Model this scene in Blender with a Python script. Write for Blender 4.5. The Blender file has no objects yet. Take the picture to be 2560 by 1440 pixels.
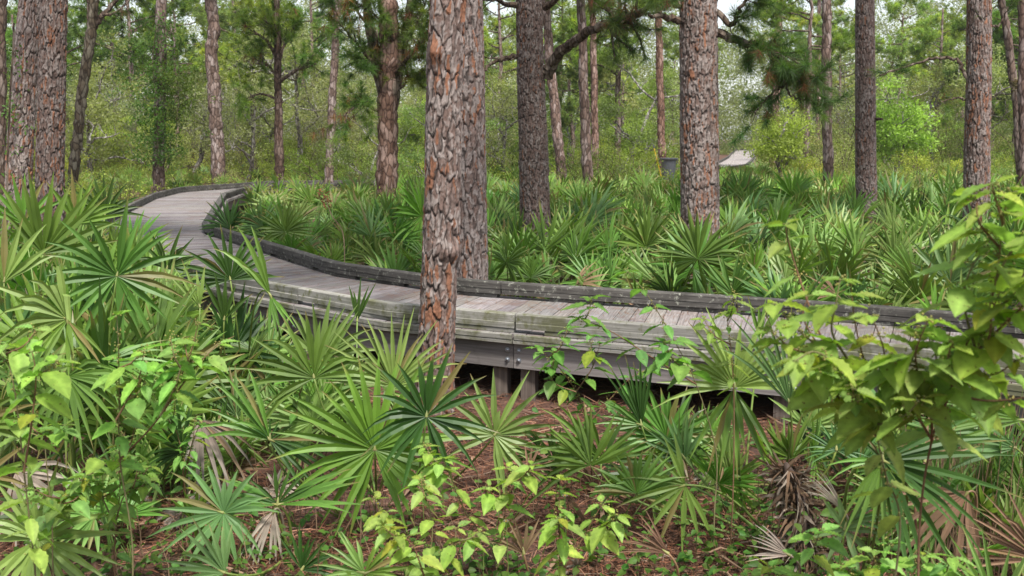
import bpy, math, random
import numpy as np
from mathutils import Vector, Matrix

# ------------------------------------------------------------------ camera, sky, sun, exposure
S = bpy.context.scene
COL = S.collection
R_ = math.radians
CAMZ, PITCH, FPX = 2.1, R_(7.88), 2745.0
cam_d = bpy.data.cameras.new('camera'); cam = bpy.data.objects.new('camera', cam_d); COL.objects.link(cam)
cam.location = (0, 0, CAMZ); cam.rotation_euler = (R_(90) - PITCH, 0, 0)
cam_d.sensor_width = 36; cam_d.lens = 36 * FPX / 2560
cam_d.clip_start = 0.05; cam_d.clip_end = 1200
cam_d.dof.use_dof = True; cam_d.dof.focus_distance = 8.3; cam_d.dof.aperture_fstop = 5.0
S.camera = cam
SUN_EL, SUN_AZ = R_(58), R_(-160)      # azimuth measured from +Y clockwise: behind the camera, a little to the right
W = bpy.data.worlds.new('World'); S.world = W; W.use_nodes = True
nt = W.node_tree; nt.nodes.clear()
sky = nt.nodes.new('ShaderNodeTexSky'); sky.sky_type = 'NISHITA'; sky.sun_disc = False
sky.sun_elevation = SUN_EL; sky.sun_rotation = SUN_AZ; sky.dust_density = 1.2; sky.air_density = 1.0; sky.ozone_density = 1.0
hs = nt.nodes.new('ShaderNodeHueSaturation'); hs.inputs['Saturation'].default_value = 0.38
bg = nt.nodes.new('ShaderNodeBackground'); bg.inputs['Strength'].default_value = 0.115
wo = nt.nodes.new('ShaderNodeOutputWorld')
nt.links.new(sky.outputs[0], hs.inputs['Color']); nt.links.new(hs.outputs[0], bg.inputs[0]); nt.links.new(bg.outputs[0], wo.inputs[0])
sun_d = bpy.data.lights.new('sun', 'SUN'); sun = bpy.data.objects.new('sun', sun_d); COL.objects.link(sun)
sun_d.energy = 3.4; sun_d.angle = R_(9); sun_d.color = (1.0, 0.96, 0.9)
sdir = Vector((math.sin(SUN_AZ) * math.cos(SUN_EL), math.cos(SUN_AZ) * math.cos(SUN_EL), math.sin(SUN_EL)))
sdir.x = abs(sdir.x)
sun.rotation_euler = sdir.to_track_quat('Z', 'Y').to_euler()
sky.sun_rotation = math.atan2(sdir.x, sdir.y)
S.view_settings.view_transform = 'Standard'; S.view_settings.look = 'None'
S.view_settings.gamma = 1; S.view_settings.exposure = 1.02
S.cycles.max_bounces = 5; S.cycles.diffuse_bounces = 3; S.cycles.transmission_bounces = 3; S.cycles.glossy_bounces = 2
S.cycles.caustics_reflective = False; S.cycles.caustics_refractive = False
S.render.engine = 'CYCLES'

FW = np.array([0, math.cos(PITCH), -math.sin(PITCH)]); UP = np.array([0, math.sin(PITCH), math.cos(PITCH)]); RT = np.array([1., 0, 0])
CAM = np.array([0, 0, CAMZ])
def ray(px, py): return FW + RT * (px - 1280) / FPX + UP * (720 - py) / FPX
def at(px, py, y):                      # point of the place seen at (px, py), y metres ahead
    r = ray(px, py); return CAM + r * (y / r[1])
def proj(p):
    v = np.asarray(p, float) - CAM; f = v @ FW
    return 1280 + FPX * (v @ RT) / f, 720 - FPX * (v @ UP) / f
def xat(px, y): return (px - 1280) / FPX * y * 1.0
rng = np.random.default_rng(7)
RND = random.Random(11)

# ------------------------------------------------------------------ mesh helpers
class MB:
    def __init__(s): s.v = []; s.q = []; s.t = []; s.c = []; s.n = 0
    def add(s, v, q=None, t=None, c=(1, 1, 1)):
        v = np.asarray(v, float).reshape(-1, 3)
        if q is not None and len(q): s.q.append(np.asarray(q, np.int64).reshape(-1, 4) + s.n)
        if t is not None and len(t): s.t.append(np.asarray(t, np.int64).reshape(-1, 3) + s.n)
        c = np.asarray(c, float)
        if c.ndim == 1: c = np.tile(c, (len(v), 1))
        s.v.append(v); s.c.append(c); s.n += len(v)
    def addmb(s, o, M=None, tint=None):
        v, q, t, c = o.arrays()
        if M is not None: v = v @ M[:3, :3].T + M[:3, 3]
        if tint is not None: c = c * np.asarray(tint)
        s.add(v, q, t, c)
    def arrays(s):
        v = np.concatenate(s.v) if s.v else np.zeros((0, 3)); c = np.concatenate(s.c) if s.c else np.zeros((0, 3))
        q = np.concatenate(s.q) if s.q else np.zeros((0, 4), np.int64); t = np.concatenate(s.t) if s.t else np.zeros((0, 3), np.int64)
        return v, q, t, c
    def mesh(s, name, smooth=False):
        v, q, t, c = s.arrays(); me = bpy.data.meshes.new(name)
        me.vertices.add(len(v)); me.vertices.foreach_set('co', v.astype(np.float32).ravel())
        nl = len(q) * 4 + len(t) * 3
        me.loops.add(nl); me.loops.foreach_set('vertex_index', np.concatenate([q.ravel(), t.ravel()]).astype(np.int32))
        me.polygons.add(len(q) + len(t))
        st = np.concatenate([np.arange(len(q)) * 4, len(q) * 4 + np.arange(len(t)) * 3]).astype(np.int32)
        me.polygons.foreach_set('loop_start', st)
        me.polygons.foreach_set('use_smooth', np.full(len(st), smooth))
        a = me.color_attributes.new('col', 'FLOAT_COLOR', 'POINT')
        a.data.foreach_set('color', np.concatenate([c, np.ones((len(c), 1))], 1).astype(np.float32).ravel())
        me.update(calc_edges=True); me.validate(); return me

def obj(name, m, mat, parent=None, smooth=False, loc=None):
    me = m.mesh(name, smooth) if isinstance(m, MB) else m
    if mat is not None and not me.materials: me.materials.append(mat)
    o = bpy.data.objects.new(name, me); COL.objects.link(o)
    if parent is not None: o.parent = parent
    if loc is not None: o.location = loc
    return o
def tag(o, label=None, cat=None, group=None, kind=None):
    if label: o['label'] = label
    if cat: o['category'] = cat
    if group: o['group'] = group
    if kind: o['kind'] = kind
    return o
def empty(name, loc, label, cat, group=None, rz=0):
    o = bpy.data.objects.new(name, None); COL.objects.link(o); o.location = loc; o.rotation_euler = (0, 0, rz)
    o.empty_display_size = .1
    return tag(o, label, cat, group)

def box(mb, c, size, rot=None, col=(1, 1, 1), bev=0.0):
    sx, sy, sz = [a / 2 for a in size]; b = min(bev, sx * .9, sy * .9, sz * .9)
    if b <= 0:
        v = np.array([(x, y, z) for x in (-sx, sx) for y in (-sy, sy) for z in (-sz, sz)])
        q = [(0, 1, 3, 2), (4, 6, 7, 5), (0, 4, 5, 1), (2, 3, 7, 6), (0, 2, 6, 4), (1, 5, 7, 3)]; t = None
    else:                                # profile in y/z with cut corners swept along x
        pr = [(-sy + b, -sz), (sy - b, -sz), (sy, -sz + b), (sy, sz - b), (sy - b, sz), (-sy + b, sz), (-sy, sz - b), (-sy, -sz + b)]
        v = np.array([(x, y, z) for x in (-sx, sx) for (y, z) in pr])
        q = [(i, (i + 1) % 8, 8 + (i + 1) % 8, 8 + i) for i in range(8)]
        q += [(7, 2, 1, 0), (7, 6, 3, 2), (6, 5, 4, 3), (8, 9, 10, 15), (15, 10, 11, 14), (14, 11, 12, 13)]; t = None
    if rot is not None: v = v @ np.asarray(rot).T
    mb.add(v + np.asarray(c, float), q, t, col)
def rotz(a): c, s = math.cos(a), math.sin(a); return np.array([[c, -s, 0], [s, c, 0], [0, 0, 1.]])
def norm(v): v = np.asarray(v, float); return v / (np.linalg.norm(v) + 1e-12)
def frame_from(axis, normal):           # columns side, axis, normal
    a = norm(axis); n = norm(np.asarray(normal) - a * (np.asarray(normal) @ a)); s = np.cross(a, n)
    return np.stack([s, a, n], 1)
def tube(mb, pts, rad, n=6, col=(1, 1, 1), cap=True):
    pts = np.asarray(pts, float); m = len(pts); rad = np.broadcast_to(np.asarray(rad, float), (m,))
    tg = np.gradient(pts, axis=0); tg /= np.linalg.norm(tg, axis=1)[:, None] + 1e-12
    ref = np.array([0, 0, 1.]) if abs(tg[0][2]) < .9 else np.array([1., 0, 0])
    a = np.arange(n) / n * 2 * math.pi; V = []
    for i in range(m):
        u = norm(np.cross(tg[i], ref)); w = np.cross(tg[i], u); ref = norm(np.cross(u, tg[i]))
        V.append(pts[i] + rad[i] * (np.cos(a)[:, None] * u + np.sin(a)[:, None] * w))
    V = np.concatenate(V); i = np.arange(m - 1)[:, None] * n; k = np.arange(n)[None]
    q = np.stack([i + k, i + (k + 1) % n, i + n + (k + 1) % n, i + n + k], -1).reshape(-1, 4)
    c = np.asarray(col, float)
    if c.ndim == 2: c = np.repeat(c, n, 0)
    t = None
    if cap:
        V = np.concatenate([V, pts[-1:] + tg[-1] * rad[-1] * .3]); k = np.arange(n); e = (m - 1) * n
        t = np.stack([e + k, e + (k + 1) % n, np.full(n, m * n)], 1)
        if c.ndim == 2: c = np.concatenate([c, c[-1:]])
    mb.add(V, q, t, c)
def catmull(P, n):
    P = np.asarray(P, float); out = []
    Q = np.concatenate([[2 * P[0] - P[1]], P, [2 * P[-1] - P[-2]]])
    for i in range(len(P) - 1):
        for k in range(n):
            t = k / n; a, b, c, d = Q[i:i + 4]
            out.append(.5 * ((2 * b) + (c - a) * t + (2 * a - 5 * b + 4 * c - d) * t * t + (3 * b - a - 3 * c + d) * t ** 3))
    out.append(P[-1]); return np.array(out)

# ------------------------------------------------------------------ materials
def new_mat(name):
    m = bpy.data.materials.new(name); m.use_nodes = True; n = m.node_tree; n.nodes.clear(); return m, n, n.links
def N(n, t, **kw):
    x = n.nodes.new(t)
    for k, v in kw.items():
        if hasattr(x, k): setattr(x, k, v)
        else: x.inputs[k].default_value = v
    return x
def ramp(n, stops):
    r = n.nodes.new('ShaderNodeValToRGB'); e = r.color_ramp.elements
    while len(e) < len(stops): e.new(0.5)
    for i, (p, c) in enumerate(stops): e[i].position = p; e[i].color = (*c, 1)
    return r
def mixc(n, fac, a, b, mode='MIX'):
    x = n.nodes.new('ShaderNodeMix'); x.data_type = 'RGBA'; x.blend_type = mode
    for s, v in ((x.inputs['Factor'], fac), (x.inputs[6], a), (x.inputs[7], b)):
        if hasattr(v, 'links'): n.links.new(v, s)
        else: s.default_value = v if isinstance(v, (int, float)) else (*v, 1)
    return x.outputs[2]
def leaf_mat(name, trans=.3, rough=.45, jit=.25, tcol=(1.15, 1.25, .5), noise=9., spec=.4, hue=.02):
    m, n, L = new_mat(name)
    at_ = N(n, 'ShaderNodeAttribute', attribute_name='col')
    oi = N(n, 'ShaderNodeObjectInfo'); h = N(n, 'ShaderNodeHueSaturation')
    mr = N(n, 'ShaderNodeMapRange'); mr.inputs['To Min'].default_value = 1 - jit; mr.inputs['To Max'].default_value = 1 + jit
    mh = N(n, 'ShaderNodeMapRange'); mh.inputs['To Min'].default_value = .5 - hue; mh.inputs['To Max'].default_value = .5 + hue
    L.new(oi.outputs['Random'], mr.inputs[0]); L.new(mr.outputs[0], h.inputs['Value'])
    mm = N(n, 'ShaderNodeMath', operation='FRACT'); mu = N(n, 'ShaderNodeMath', operation='MULTIPLY'); mu.inputs[1].default_value = 7.31
    L.new(oi.outputs['Random'], mu.inputs[0]); L.new(mu.outputs[0], mm.inputs[0]); L.new(mm.outputs[0], mh.inputs[0]); L.new(mh.outputs[0], h.inputs['Hue'])
    L.new(at_.outputs['Color'], h.inputs['Color'])
    tc = N(n, 'ShaderNodeTexCoord'); no = N(n, 'ShaderNodeTexNoise', Scale=noise, Detail=3.); L.new(tc.outputs['Object'], no.inputs['Vector'])
    rp = ramp(n, [(.3, (.75, .78, .7)), (.7, (1.2, 1.15, 1.1))]); L.new(no.outputs[0], rp.inputs[0])
    c = mixc(n, 1., h.outputs[0], rp.outputs[0], 'MULTIPLY')
    b = N(n, 'ShaderNodeBsdfPrincipled', Roughness=rough); b.inputs['Specular IOR Level'].default_value = spec; L.new(c, b.inputs['Base Color'])
    t = N(n, 'ShaderNodeBsdfTranslucent'); L.new(mixc(n, 1., c, tcol, 'MULTIPLY'), t.inputs[0])
    if name == 'broad_leaf':
        n5 = N(n, 'ShaderNodeTexNoise', Scale=75., Detail=2.); L.new(tc.outputs['Object'], n5.inputs['Vector']); r5 = ramp(n, [(.68, (0, 0, 0)), (.72, (1, 1, 1))]); L.new(n5.outputs[0], r5.inputs[0])
        cs_ = mixc(n, r5.outputs[0], c, (.13, .09, .03)); L.new(cs_, b.inputs['Base Color']); L.new(mixc(n, 1., cs_, tcol, 'MULTIPLY'), t.inputs[0])
    ms = N(n, 'ShaderNodeMixShader', Fac=trans); o = N(n, 'ShaderNodeOutputMaterial')
    L.new(b.outputs[0], ms.inputs[1]); L.new(t.outputs[0], ms.inputs[2]); L.new(ms.outputs[0], o.inputs[0]); return m
def bark_mat(name, sc=40., dist=.004, detail=True):
    m, n, L = new_mat(name)
    a = N(n, 'ShaderNodeAttribute', attribute_name='col'); tc = N(n, 'ShaderNodeTexCoord')
    mp = N(n, 'ShaderNodeMapping'); mp.inputs['Scale'].default_value = (1, 1, .45); L.new(tc.outputs['Object'], mp.inputs[0])
    no = N(n, 'ShaderNodeTexNoise', Scale=sc, Detail=5., Roughness=.65); L.new(mp.outputs[0], no.inputs['Vector'])
    rp = ramp(n, [(.25, (.55, .52, .5)), (.55, (1, 1, 1)), (.8, (1.35, 1.35, 1.38))]); L.new(no.outputs[0], rp.inputs[0])
    c = mixc(n, 1., a.outputs['Color'], rp.outputs[0], 'MULTIPLY')
    b = N(n, 'ShaderNodeBsdfPrincipled', Roughness=.85); b.inputs['Specular IOR Level'].default_value = .2; L.new(c, b.inputs['Base Color'])
    bu = N(n, 'ShaderNodeBump', Strength=.7, Distance=dist); L.new(no.outputs[0], bu.inputs['Height']); L.new(bu.outputs[0], b.inputs['Normal'])
    o = N(n, 'ShaderNodeOutputMaterial'); L.new(b.outputs[0], o.inputs[0]); return m
def fbark_mat(name, base, hi, lo):      # bark of farther trunks: stretched voronoi plates
    m, n, L = new_mat(name); tc = N(n, 'ShaderNodeTexCoord')
    mp = N(n, 'ShaderNodeMapping'); mp.inputs['Scale'].default_value = (9, 9, 3.2); L.new(tc.outputs['Object'], mp.inputs[0])
    no = N(n, 'ShaderNodeTexNoise', Scale=1.2, Detail=3.); L.new(mp.outputs[0], no.inputs['Vector'])
    wv = mixc(n, .25, mp.outputs[0], no.outputs['Color'])
    vo = N(n, 'ShaderNodeTexVoronoi', feature='DISTANCE_TO_EDGE', Scale=1.6); L.new(wv, vo.inputs['Vector'])
    vc = N(n, 'ShaderNodeTexVoronoi', feature='F1', Scale=1.6); L.new(wv, vc.inputs['Vector'])
    sp = N(n, 'ShaderNodeSeparateColor'); L.new(vc.outputs['Color'], sp.inputs[0])
    rp = ramp(n, [(0., lo), (.45, base), (1., hi)]); L.new(sp.outputs[0], rp.inputs[0])
    ed = ramp(n, [(0., (.28, .26, .25)), (.16, (1, 1, 1))]); L.new(vo.outputs['Distance'], ed.inputs[0])
    n2 = N(n, 'ShaderNodeTexNoise', Scale=6., Detail=4.); L.new(mp.outputs[0], n2.inputs['Vector'])
    r2 = ramp(n, [(.3, (.7, .7, .7)), (.7, (1.25, 1.25, 1.25))]); L.new(n2.outputs[0], r2.inputs[0])
    c = mixc(n, 1., mixc(n, 1., rp.outputs[0], ed.outputs[0], 'MULTIPLY'), r2.outputs[0], 'MULTIPLY')
    at_ = N(n, 'ShaderNodeAttribute', attribute_name='col'); c = mixc(n, 1., c, at_.outputs['Color'], 'MULTIPLY')
    b = N(n, 'ShaderNodeBsdfPrincipled', Roughness=.9); b.inputs['Specular IOR Level'].default_value = .15; L.new(c, b.inputs['Base Color'])
    bu = N(n, 'ShaderNodeBump', Strength=.8, Distance=.02); L.new(vo.outputs['Distance'], bu.inputs['Height']); L.new(bu.outputs[0], b.inputs['Normal'])
    o = N(n, 'ShaderNodeOutputMaterial'); L.new(b.outputs[0], o.inputs[0]); return m
def wood_mat(name, lo, hi, stain=None, sfac=(.5, .65), moss=None, mfac=(.5, .62), mscale=7., grain=(2, 60, 60), bump=.003, uv=False, rough=.85):
    m, n, L = new_mat(name)
    # 'gr' holds the position along the piece, across it, up it, so grain follows every board
    a = N(n, 'ShaderNodeAttribute', attribute_name='gr'); col = N(n, 'ShaderNodeAttribute', attribute_name='col')
    mp = N(n, 'ShaderNodeMapping'); mp.inputs['Scale'].default_value = grain; L.new(a.outputs['Vector'], mp.inputs[0])
    no = N(n, 'ShaderNodeTexNoise', Scale=1., Detail=5., Roughness=.6); L.new(mp.outputs[0], no.inputs['Vector'])
    rp = ramp(n, [(.3, lo), (.7, hi)]); L.new(no.outputs[0], rp.inputs[0]); c = rp.outputs[0]
    tc = N(n, 'ShaderNodeTexCoord')
    if stain:
        n2 = N(n, 'ShaderNodeTexNoise', Scale=2.3, Detail=6., Roughness=.65); L.new(tc.outputs['Object'], n2.inputs['Vector'])
        r = ramp(n, [(sfac[0], (0, 0, 0)), (sfac[1], (1, 1, 1))]); L.new(n2.outputs[0], r.inputs[0]); c = mixc(n, r.outputs[0], c, stain)
    if moss:
        n3 = N(n, 'ShaderNodeTexNoise', Scale=mscale, Detail=7., Roughness=.7); L.new(tc.outputs['Object'], n3.inputs['Vector'])
        r = ramp(n, [(mfac[0], (0, 0, 0)), (mfac[1], (1, 1, 1))]); L.new(n3.outputs[0], r.inputs[0]); c = mixc(n, r.outputs[0], c, moss)
    c = mixc(n, 1., c, col.outputs['Color'], 'MULTIPLY')
    b = N(n, 'ShaderNodeBsdfPrincipled', Roughness=rough); b.inputs['Specular IOR Level'].default_value = .25; L.new(c, b.inputs['Base Color'])
    bu = N(n, 'ShaderNodeBump', Strength=.8, Distance=bump); L.new(no.outputs[0], bu.inputs['Height']); L.new(bu.outputs[0], b.inputs['Normal'])
    o = N(n, 'ShaderNodeOutputMaterial'); L.new(b.outputs[0], o.inputs[0]); return m
def plain(name, c, rough=.5, metal=0., nz=.15, sc=20.):
    m, n, L = new_mat(name); tc = N(n, 'ShaderNodeTexCoord'); no = N(n, 'ShaderNodeTexNoise', Scale=sc, Detail=4.); L.new(tc.outputs['Object'], no.inputs['Vector'])
    c = np.array(c); rp = ramp(n, [(.3, tuple(c * (1 - nz))), (.7, tuple(c * (1 + nz)))]); L.new(no.outputs[0], rp.inputs[0])
    b = N(n, 'ShaderNodeBsdfPrincipled', Roughness=rough, Metallic=metal); L.new(rp.outputs[0], b.inputs['Base Color'])
    o = N(n, 'ShaderNodeOutputMaterial'); L.new(b.outputs[0], o.inputs[0]); return m

M_PALM = leaf_mat('palmetto_leaf', .3, .45, .2, noise=5., spec=.35)
M_STALK = leaf_mat('palmetto_stalk', .05, .5, .2)
M_BROAD = leaf_mat('broad_leaf', .5, .5, .12, noise=30., spec=.3, tcol=(1.0, 1.15, .6))
M_NEEDLE = leaf_mat('pine_needle', .5, .55, .2, noise=.8)
M_OAKLEAF = leaf_mat('oak_leaf', .52, .6, .25, noise=.8)
M_DEAD = leaf_mat('dead_leaf', .15, .8, .2, tcol=(1, .9, .7), spec=.15)
M_STRAW = leaf_mat('pine_straw', .05, .8, .1, tcol=(1, .9, .7), spec=.1, noise=2.)
M_BARK = bark_mat('pine_bark')
M_FBARK = fbark_mat('far_pine_bark', (.2, .14, .115), (.33, .27, .25), (.11, .075, .06))
M_OAKBARK = fbark_mat('oak_bark', (.25, .23, .2), (.4, .38, .35), (.13, .115, .1))
M_TWIG = fbark_mat('twig_bark', (.12, .085, .06), (.2, .16, .13), (.07, .05, .04))
M_DECK = wood_mat('deck_wood', (.13, .12, .113), (.31, .295, .283), stain=(.19, .155, .135), sfac=(.52, .66), moss=(.17, .15, .15), mfac=(.56, .68), mscale=3., grain=(3, 70, 70), bump=.004)
M_RAIL = wood_mat('rail_wood', (.04, .036, .032), (.13, .12, .108), stain=(.05, .046, .04), sfac=(.45, .6), moss=(.3, .3, .25), mfac=(.56, .66), mscale=16., grain=(3, 60, 60))
M_CURB = wood_mat('curb_wood', (.15, .142, .125), (.33, .318, .285), stain=(.12, .12, .07), sfac=(.5, .62), moss=(.11, .112, .05), mfac=(.53, .66), mscale=11., grain=(2.5, 60, 60))
M_JOIST = wood_mat('joist_wood', (.13, .115, .108), (.24, .218, .208), stain=(.11, .1, .085), sfac=(.55, .7), grain=(1.5, 45, 45))
M_POST = wood_mat('post_wood', (.07, .055, .045), (.16, .13, .11), grain=(1.5, 45, 45))  # darker brown than the joist, deep shade under the deck put into its colour
M_BOLT = plain('bolt_metal', (.3, .32, .35), .45, .8)

# ------------------------------------------------------------------ ground
def ground_h(x, y):
    x = np.asarray(x, float); y = np.asarray(y, float)
    return .045 * np.sin(x * 1.3 + 1) * np.cos(y * 1.1) + .03 * np.sin(x * 2.9 + y * 2.1) + .02 * np.sin(y * 4.3 - x * 3.7)
gm = MB(); nx, ny = 160, 200
gx = np.sinh(np.linspace(-1, 1, nx) * 5.2) / np.sinh(5.2) * 500
gy = -30 + (np.sinh(np.linspace(0, 1, ny) * 4.6) / np.sinh(4.6)) * 680
X, Y = np.meshgrid(gx, gy, indexing='ij'); Z = ground_h(X, Y) - .03
i, j = np.meshgrid(np.arange(nx - 1), np.arange(ny - 1), indexing='ij'); b_ = i * ny + j
gm.add(np.stack([X, Y, Z], -1), np.stack([b_, b_ + ny, b_ + ny + 1, b_ + 1], -1))
m, n, L = new_mat('forest_floor'); tc = N(n, 'ShaderNodeTexCoord')
n1 = N(n, 'ShaderNodeTexNoise', Scale=1.1, Detail=6.); n2 = N(n, 'ShaderNodeTexNoise', Scale=45., Detail=5., Roughness=.7); n3 = N(n, 'ShaderNodeTexNoise', Scale=.35, Detail=3.)
for q_ in (n1, n2, n3): L.new(tc.outputs['Object'], q_.inputs['Vector'])
r1 = ramp(n, [(.3, (.045, .026, .018)), (.5, (.11, .054, .036)), (.7, (.16, .085, .06))]); L.new(n1.outputs[0], r1.inputs[0])
r2 = ramp(n, [(.3, (.45, .42, .4)), (.7, (1.5, 1.45, 1.4))]); L.new(n2.outputs[0], r2.inputs[0])
c = mixc(n, 1., r1.outputs[0], r2.outputs[0], 'MULTIPLY')
b = N(n, 'ShaderNodeBsdfPrincipled', Roughness=.95); L.new(c, b.inputs['Base Color'])
bu = N(n, 'ShaderNodeBump', Strength=1., Distance=.03); L.new(n2.outputs[0], bu.inputs['Height']); L.new(bu.outputs[0], b.inputs['Normal'])
o = N(n, 'ShaderNodeOutputMaterial'); L.new(b.outputs[0], o.inputs[0])
tag(obj('ground', gm, m, smooth=True), kind='structure')

# ------------------------------------------------------------------ boardwalk
DZ = .5                                  # deck top
PAIRS = [((8.2, 5.2), (7.0, 3.7)), ((6.2, 6.9), (5.2, 5.35)), ((3.94, 8.45), (3.2, 6.78)), ((2.98, 9.1), (2.33, 7.38)), ((1.54, 9.8), (1.15, 7.98)),
         ((.45, 10.3), (.0, 8.55)), ((-.54, 10.8), (-1.1, 9.15)), ((-1.91, 12.2), (-2.9, 10.98)), ((-2.75, 13.75), (-4.3, 12.85)),
         ((-4.85, 17.6), (-6.7, 17.0)), ((-6.0, 22.6), (-7.85, 22.2)), ((-7.0, 27), (-8.9, 27.3)), ((-7.3, 30), (-9.2, 30.5)), ((-6.6, 32.4), (-7.6, 34.6)), ((-4.5, 33.3), (-4.7, 35.3)), ((-1, 33.5), (-1, 35.5))]
PAIRS = [tuple((x * 1.035, y * 1.035) for x, y in p) for p in PAIRS]
def add_gr(o, gr):
    a = o.data.attributes.new('gr', 'FLOAT_VECTOR', 'POINT'); a.data.foreach_set('vector', np.asarray(gr, np.float32).ravel())
def poly(P, n):
    P = np.asarray(P, float); return np.array([P[i] * (1 - k / n) + P[i + 1] * k / n for i in range(len(P) - 1) for k in range(n)] + [P[-1]])
def build_walk(name, label, pairs, sub, z0, near=True, seed=1):
    rg = np.random.default_rng(seed)
    I = poly([p[0] for p in pairs], 12); O = poly([p[1] for p in pairs], 12); C = (I + O) / 2
    s = np.concatenate([[0], np.cumsum(np.linalg.norm(np.diff(C, axis=0), axis=1))])
    def pI(u): return np.array([np.interp(u, s, I[:, 0]), np.interp(u, s, I[:, 1])])
    def pO(u): return np.array([np.interp(u, s, O[:, 0]), np.interp(u, s, O[:, 1])])
    root = empty(name, (*C[len(C) // 2], 0), label, 'boardwalk'); off = np.array([*C[len(C) // 2], 0])
    # deck planks
    mb = MB(); gr = []; u = 0.; pitch = .145
    while u < s[-1] - .15:
        w = pitch - .008; a0, a1, b0, b1 = pI(u), pI(u + w), pO(u), pO(u + w)
        e = norm(b0 - a0) * (.03 + rg.uniform(-.006, .006)); a0 = a0 - e; a1 = a1 - e; b0 = b0 + e; b1 = b1 + e
        zt = z0 + rg.uniform(-.003, .003); zb = zt - .038
        v = np.array([(*a0, zt), (*a1, zt), (*b1, zt), (*b0, zt), (*a0, zb), (*a1, zb), (*b1, zb), (*b0, zb)]) - off
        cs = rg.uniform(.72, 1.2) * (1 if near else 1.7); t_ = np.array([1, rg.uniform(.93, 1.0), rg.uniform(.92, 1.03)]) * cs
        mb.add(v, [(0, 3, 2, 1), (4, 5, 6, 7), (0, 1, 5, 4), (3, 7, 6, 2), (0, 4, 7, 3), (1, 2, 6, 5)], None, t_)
        o_ = rg.uniform(0, 50); Lg = np.linalg.norm(b0 - a0)
        gr += [(o_, 0, 0), (o_, w, 0), (o_ + Lg, w, 0), (o_ + Lg, 0, 0), (o_, 0, .04), (o_, w, .04), (o_ + Lg, w, .04), (o_ + Lg, 0, .04)]
        u += pitch
    add_gr(obj('deck', mb, M_DECK, root), gr)
    def beam(pn, f, u0, u1, zb, zt, wd, sh, mat, parent, rag=.0):
        # straight-sided beam following the edge between u0 and u1, sh = shift inwards (towards the deck centre)
        k = max(2, int((u1 - u0) / .35) + 1) if not rag else 2
        us = np.linspace(u0, u1, k); P = np.array([f(x) for x in us]); Cc = np.array([(pI(x) + pO(x)) / 2 for x in us])
        inn = (Cc - P); inn /= np.linalg.norm(inn, axis=1)[:, None]
        A = P + inn * (sh - wd / 2); B = P + inn * (sh + wd / 2); bv = .008
        prof = [(0, zb), (1, zb), (1, zt - bv), (1 - bv / wd, zt), (bv / wd, zt), (0, zt - bv)]
        V = []; G = []; o_ = rg.uniform(0, 50)
        for q_ in range(k):
            for (t, z) in prof: V.append((*(A[q_] * (1 - t) + B[q_] * t), z)); G.append((o_ + us[q_], t * wd, z))
        n6 = 6; Q = [(q_ * n6 + i, q_ * n6 + (i + 1) % n6, (q_ + 1) * n6 + (i + 1) % n6, (q_ + 1) * n6 + i) for q_ in range(k - 1) for i in range(n6)]
        Q += [(0, 5, 2, 1), (5, 4, 3, 2)]; e = (k - 1) * n6; Q += [(e, e + 1, e + 2, e + 5), (e + 5, e + 2, e + 3, e + 4)]
        mb = MB(); mb.add(np.array(V) - off, Q, None, np.array([1, 1, 1]) * rg.uniform(.8, 1.15)); o = obj(pn, mb, mat, parent); add_gr(o, G); return o
    for side, f in (('i', pI), ('o', pO)):
        mt = M_RAIL if side == 'i' else M_CURB
        u = 0.3 if side == 'i' or not near else (s[5 * 12] - .02) % 2.4
        while u < s[-1] - .5:
            ln = min(2.4 if u < 26 else 3.0, s[-1] - u - .1); m_ = mt if (near and u < 16) else M_RAIL
            beam('upper_rail', f, u, u + ln - .008, z0 + .094, z0 + .16, .13 if side == 'i' else .088, .075 if side == 'i' else .055, m_, root)
            beam('lower_rail', f, u + .004, u + ln - .012, z0 + .042, z0 + .0925, .118 if side == 'i' else .094, .078 if side == 'i' else .052, m_, root)
            w0 = u + (.05 if side == 'i' else .01)                        # spacer blocks under the rail with drain gaps between
            while w0 < u + ln - .3:
                w1 = min(w0 + (rg.uniform(.5, 1.1) if side == 'i' else rg.uniform(1.7, 2.35)), u + ln - .01)
                beam('spacer_block', f, w0, w1, z0 + .004, z0 + .0405, .1 if side == 'i' else .084, .07 if side == 'i' else .055, m_, root); w0 = w1 + (rg.uniform(.22, .42) if side == 'i' else .16)
            if side == 'o' and near and u < 16: beam('edge_board', f, u + .01, u + ln - .01, z0 - .041, z0 + .003, .02, -.044, m_, root)
            beam('ledge_board', f, u + .01, u + .01 + ln - .01, z0 - .075, z0 - .0425, .09, -.005, m_, root)
            beam('rim_joist', f, u + .01, u + .01 + ln - .006, z0 - .29, z0 - .077, .045, .03, M_JOIST, root)
            # post pair under the joist
            pc = f(u + .02); cc = (pI(u + .02) + pO(u + .02)) / 2; d_ = norm(cc - pc); ang = math.atan2(d_[1], d_[0])
            for dd in (-.13, .13):
                tt = norm(f(u + .3) - f(u)); p2 = pc + d_ * .13 + tt * dd
                pm = MB(); box(pm, (0, 0, 0), (.13, .12, .6), rotz(ang), (1, 1, 1)); pm.v[0] += np.array([*p2, z0 - .375]) - off
                o = obj('post', pm, M_POST, root); vv = pm.v[0]; add_gr(o, np.stack([vv[:, 2], vv[:, 0], vv[:, 1]], 1))
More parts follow.
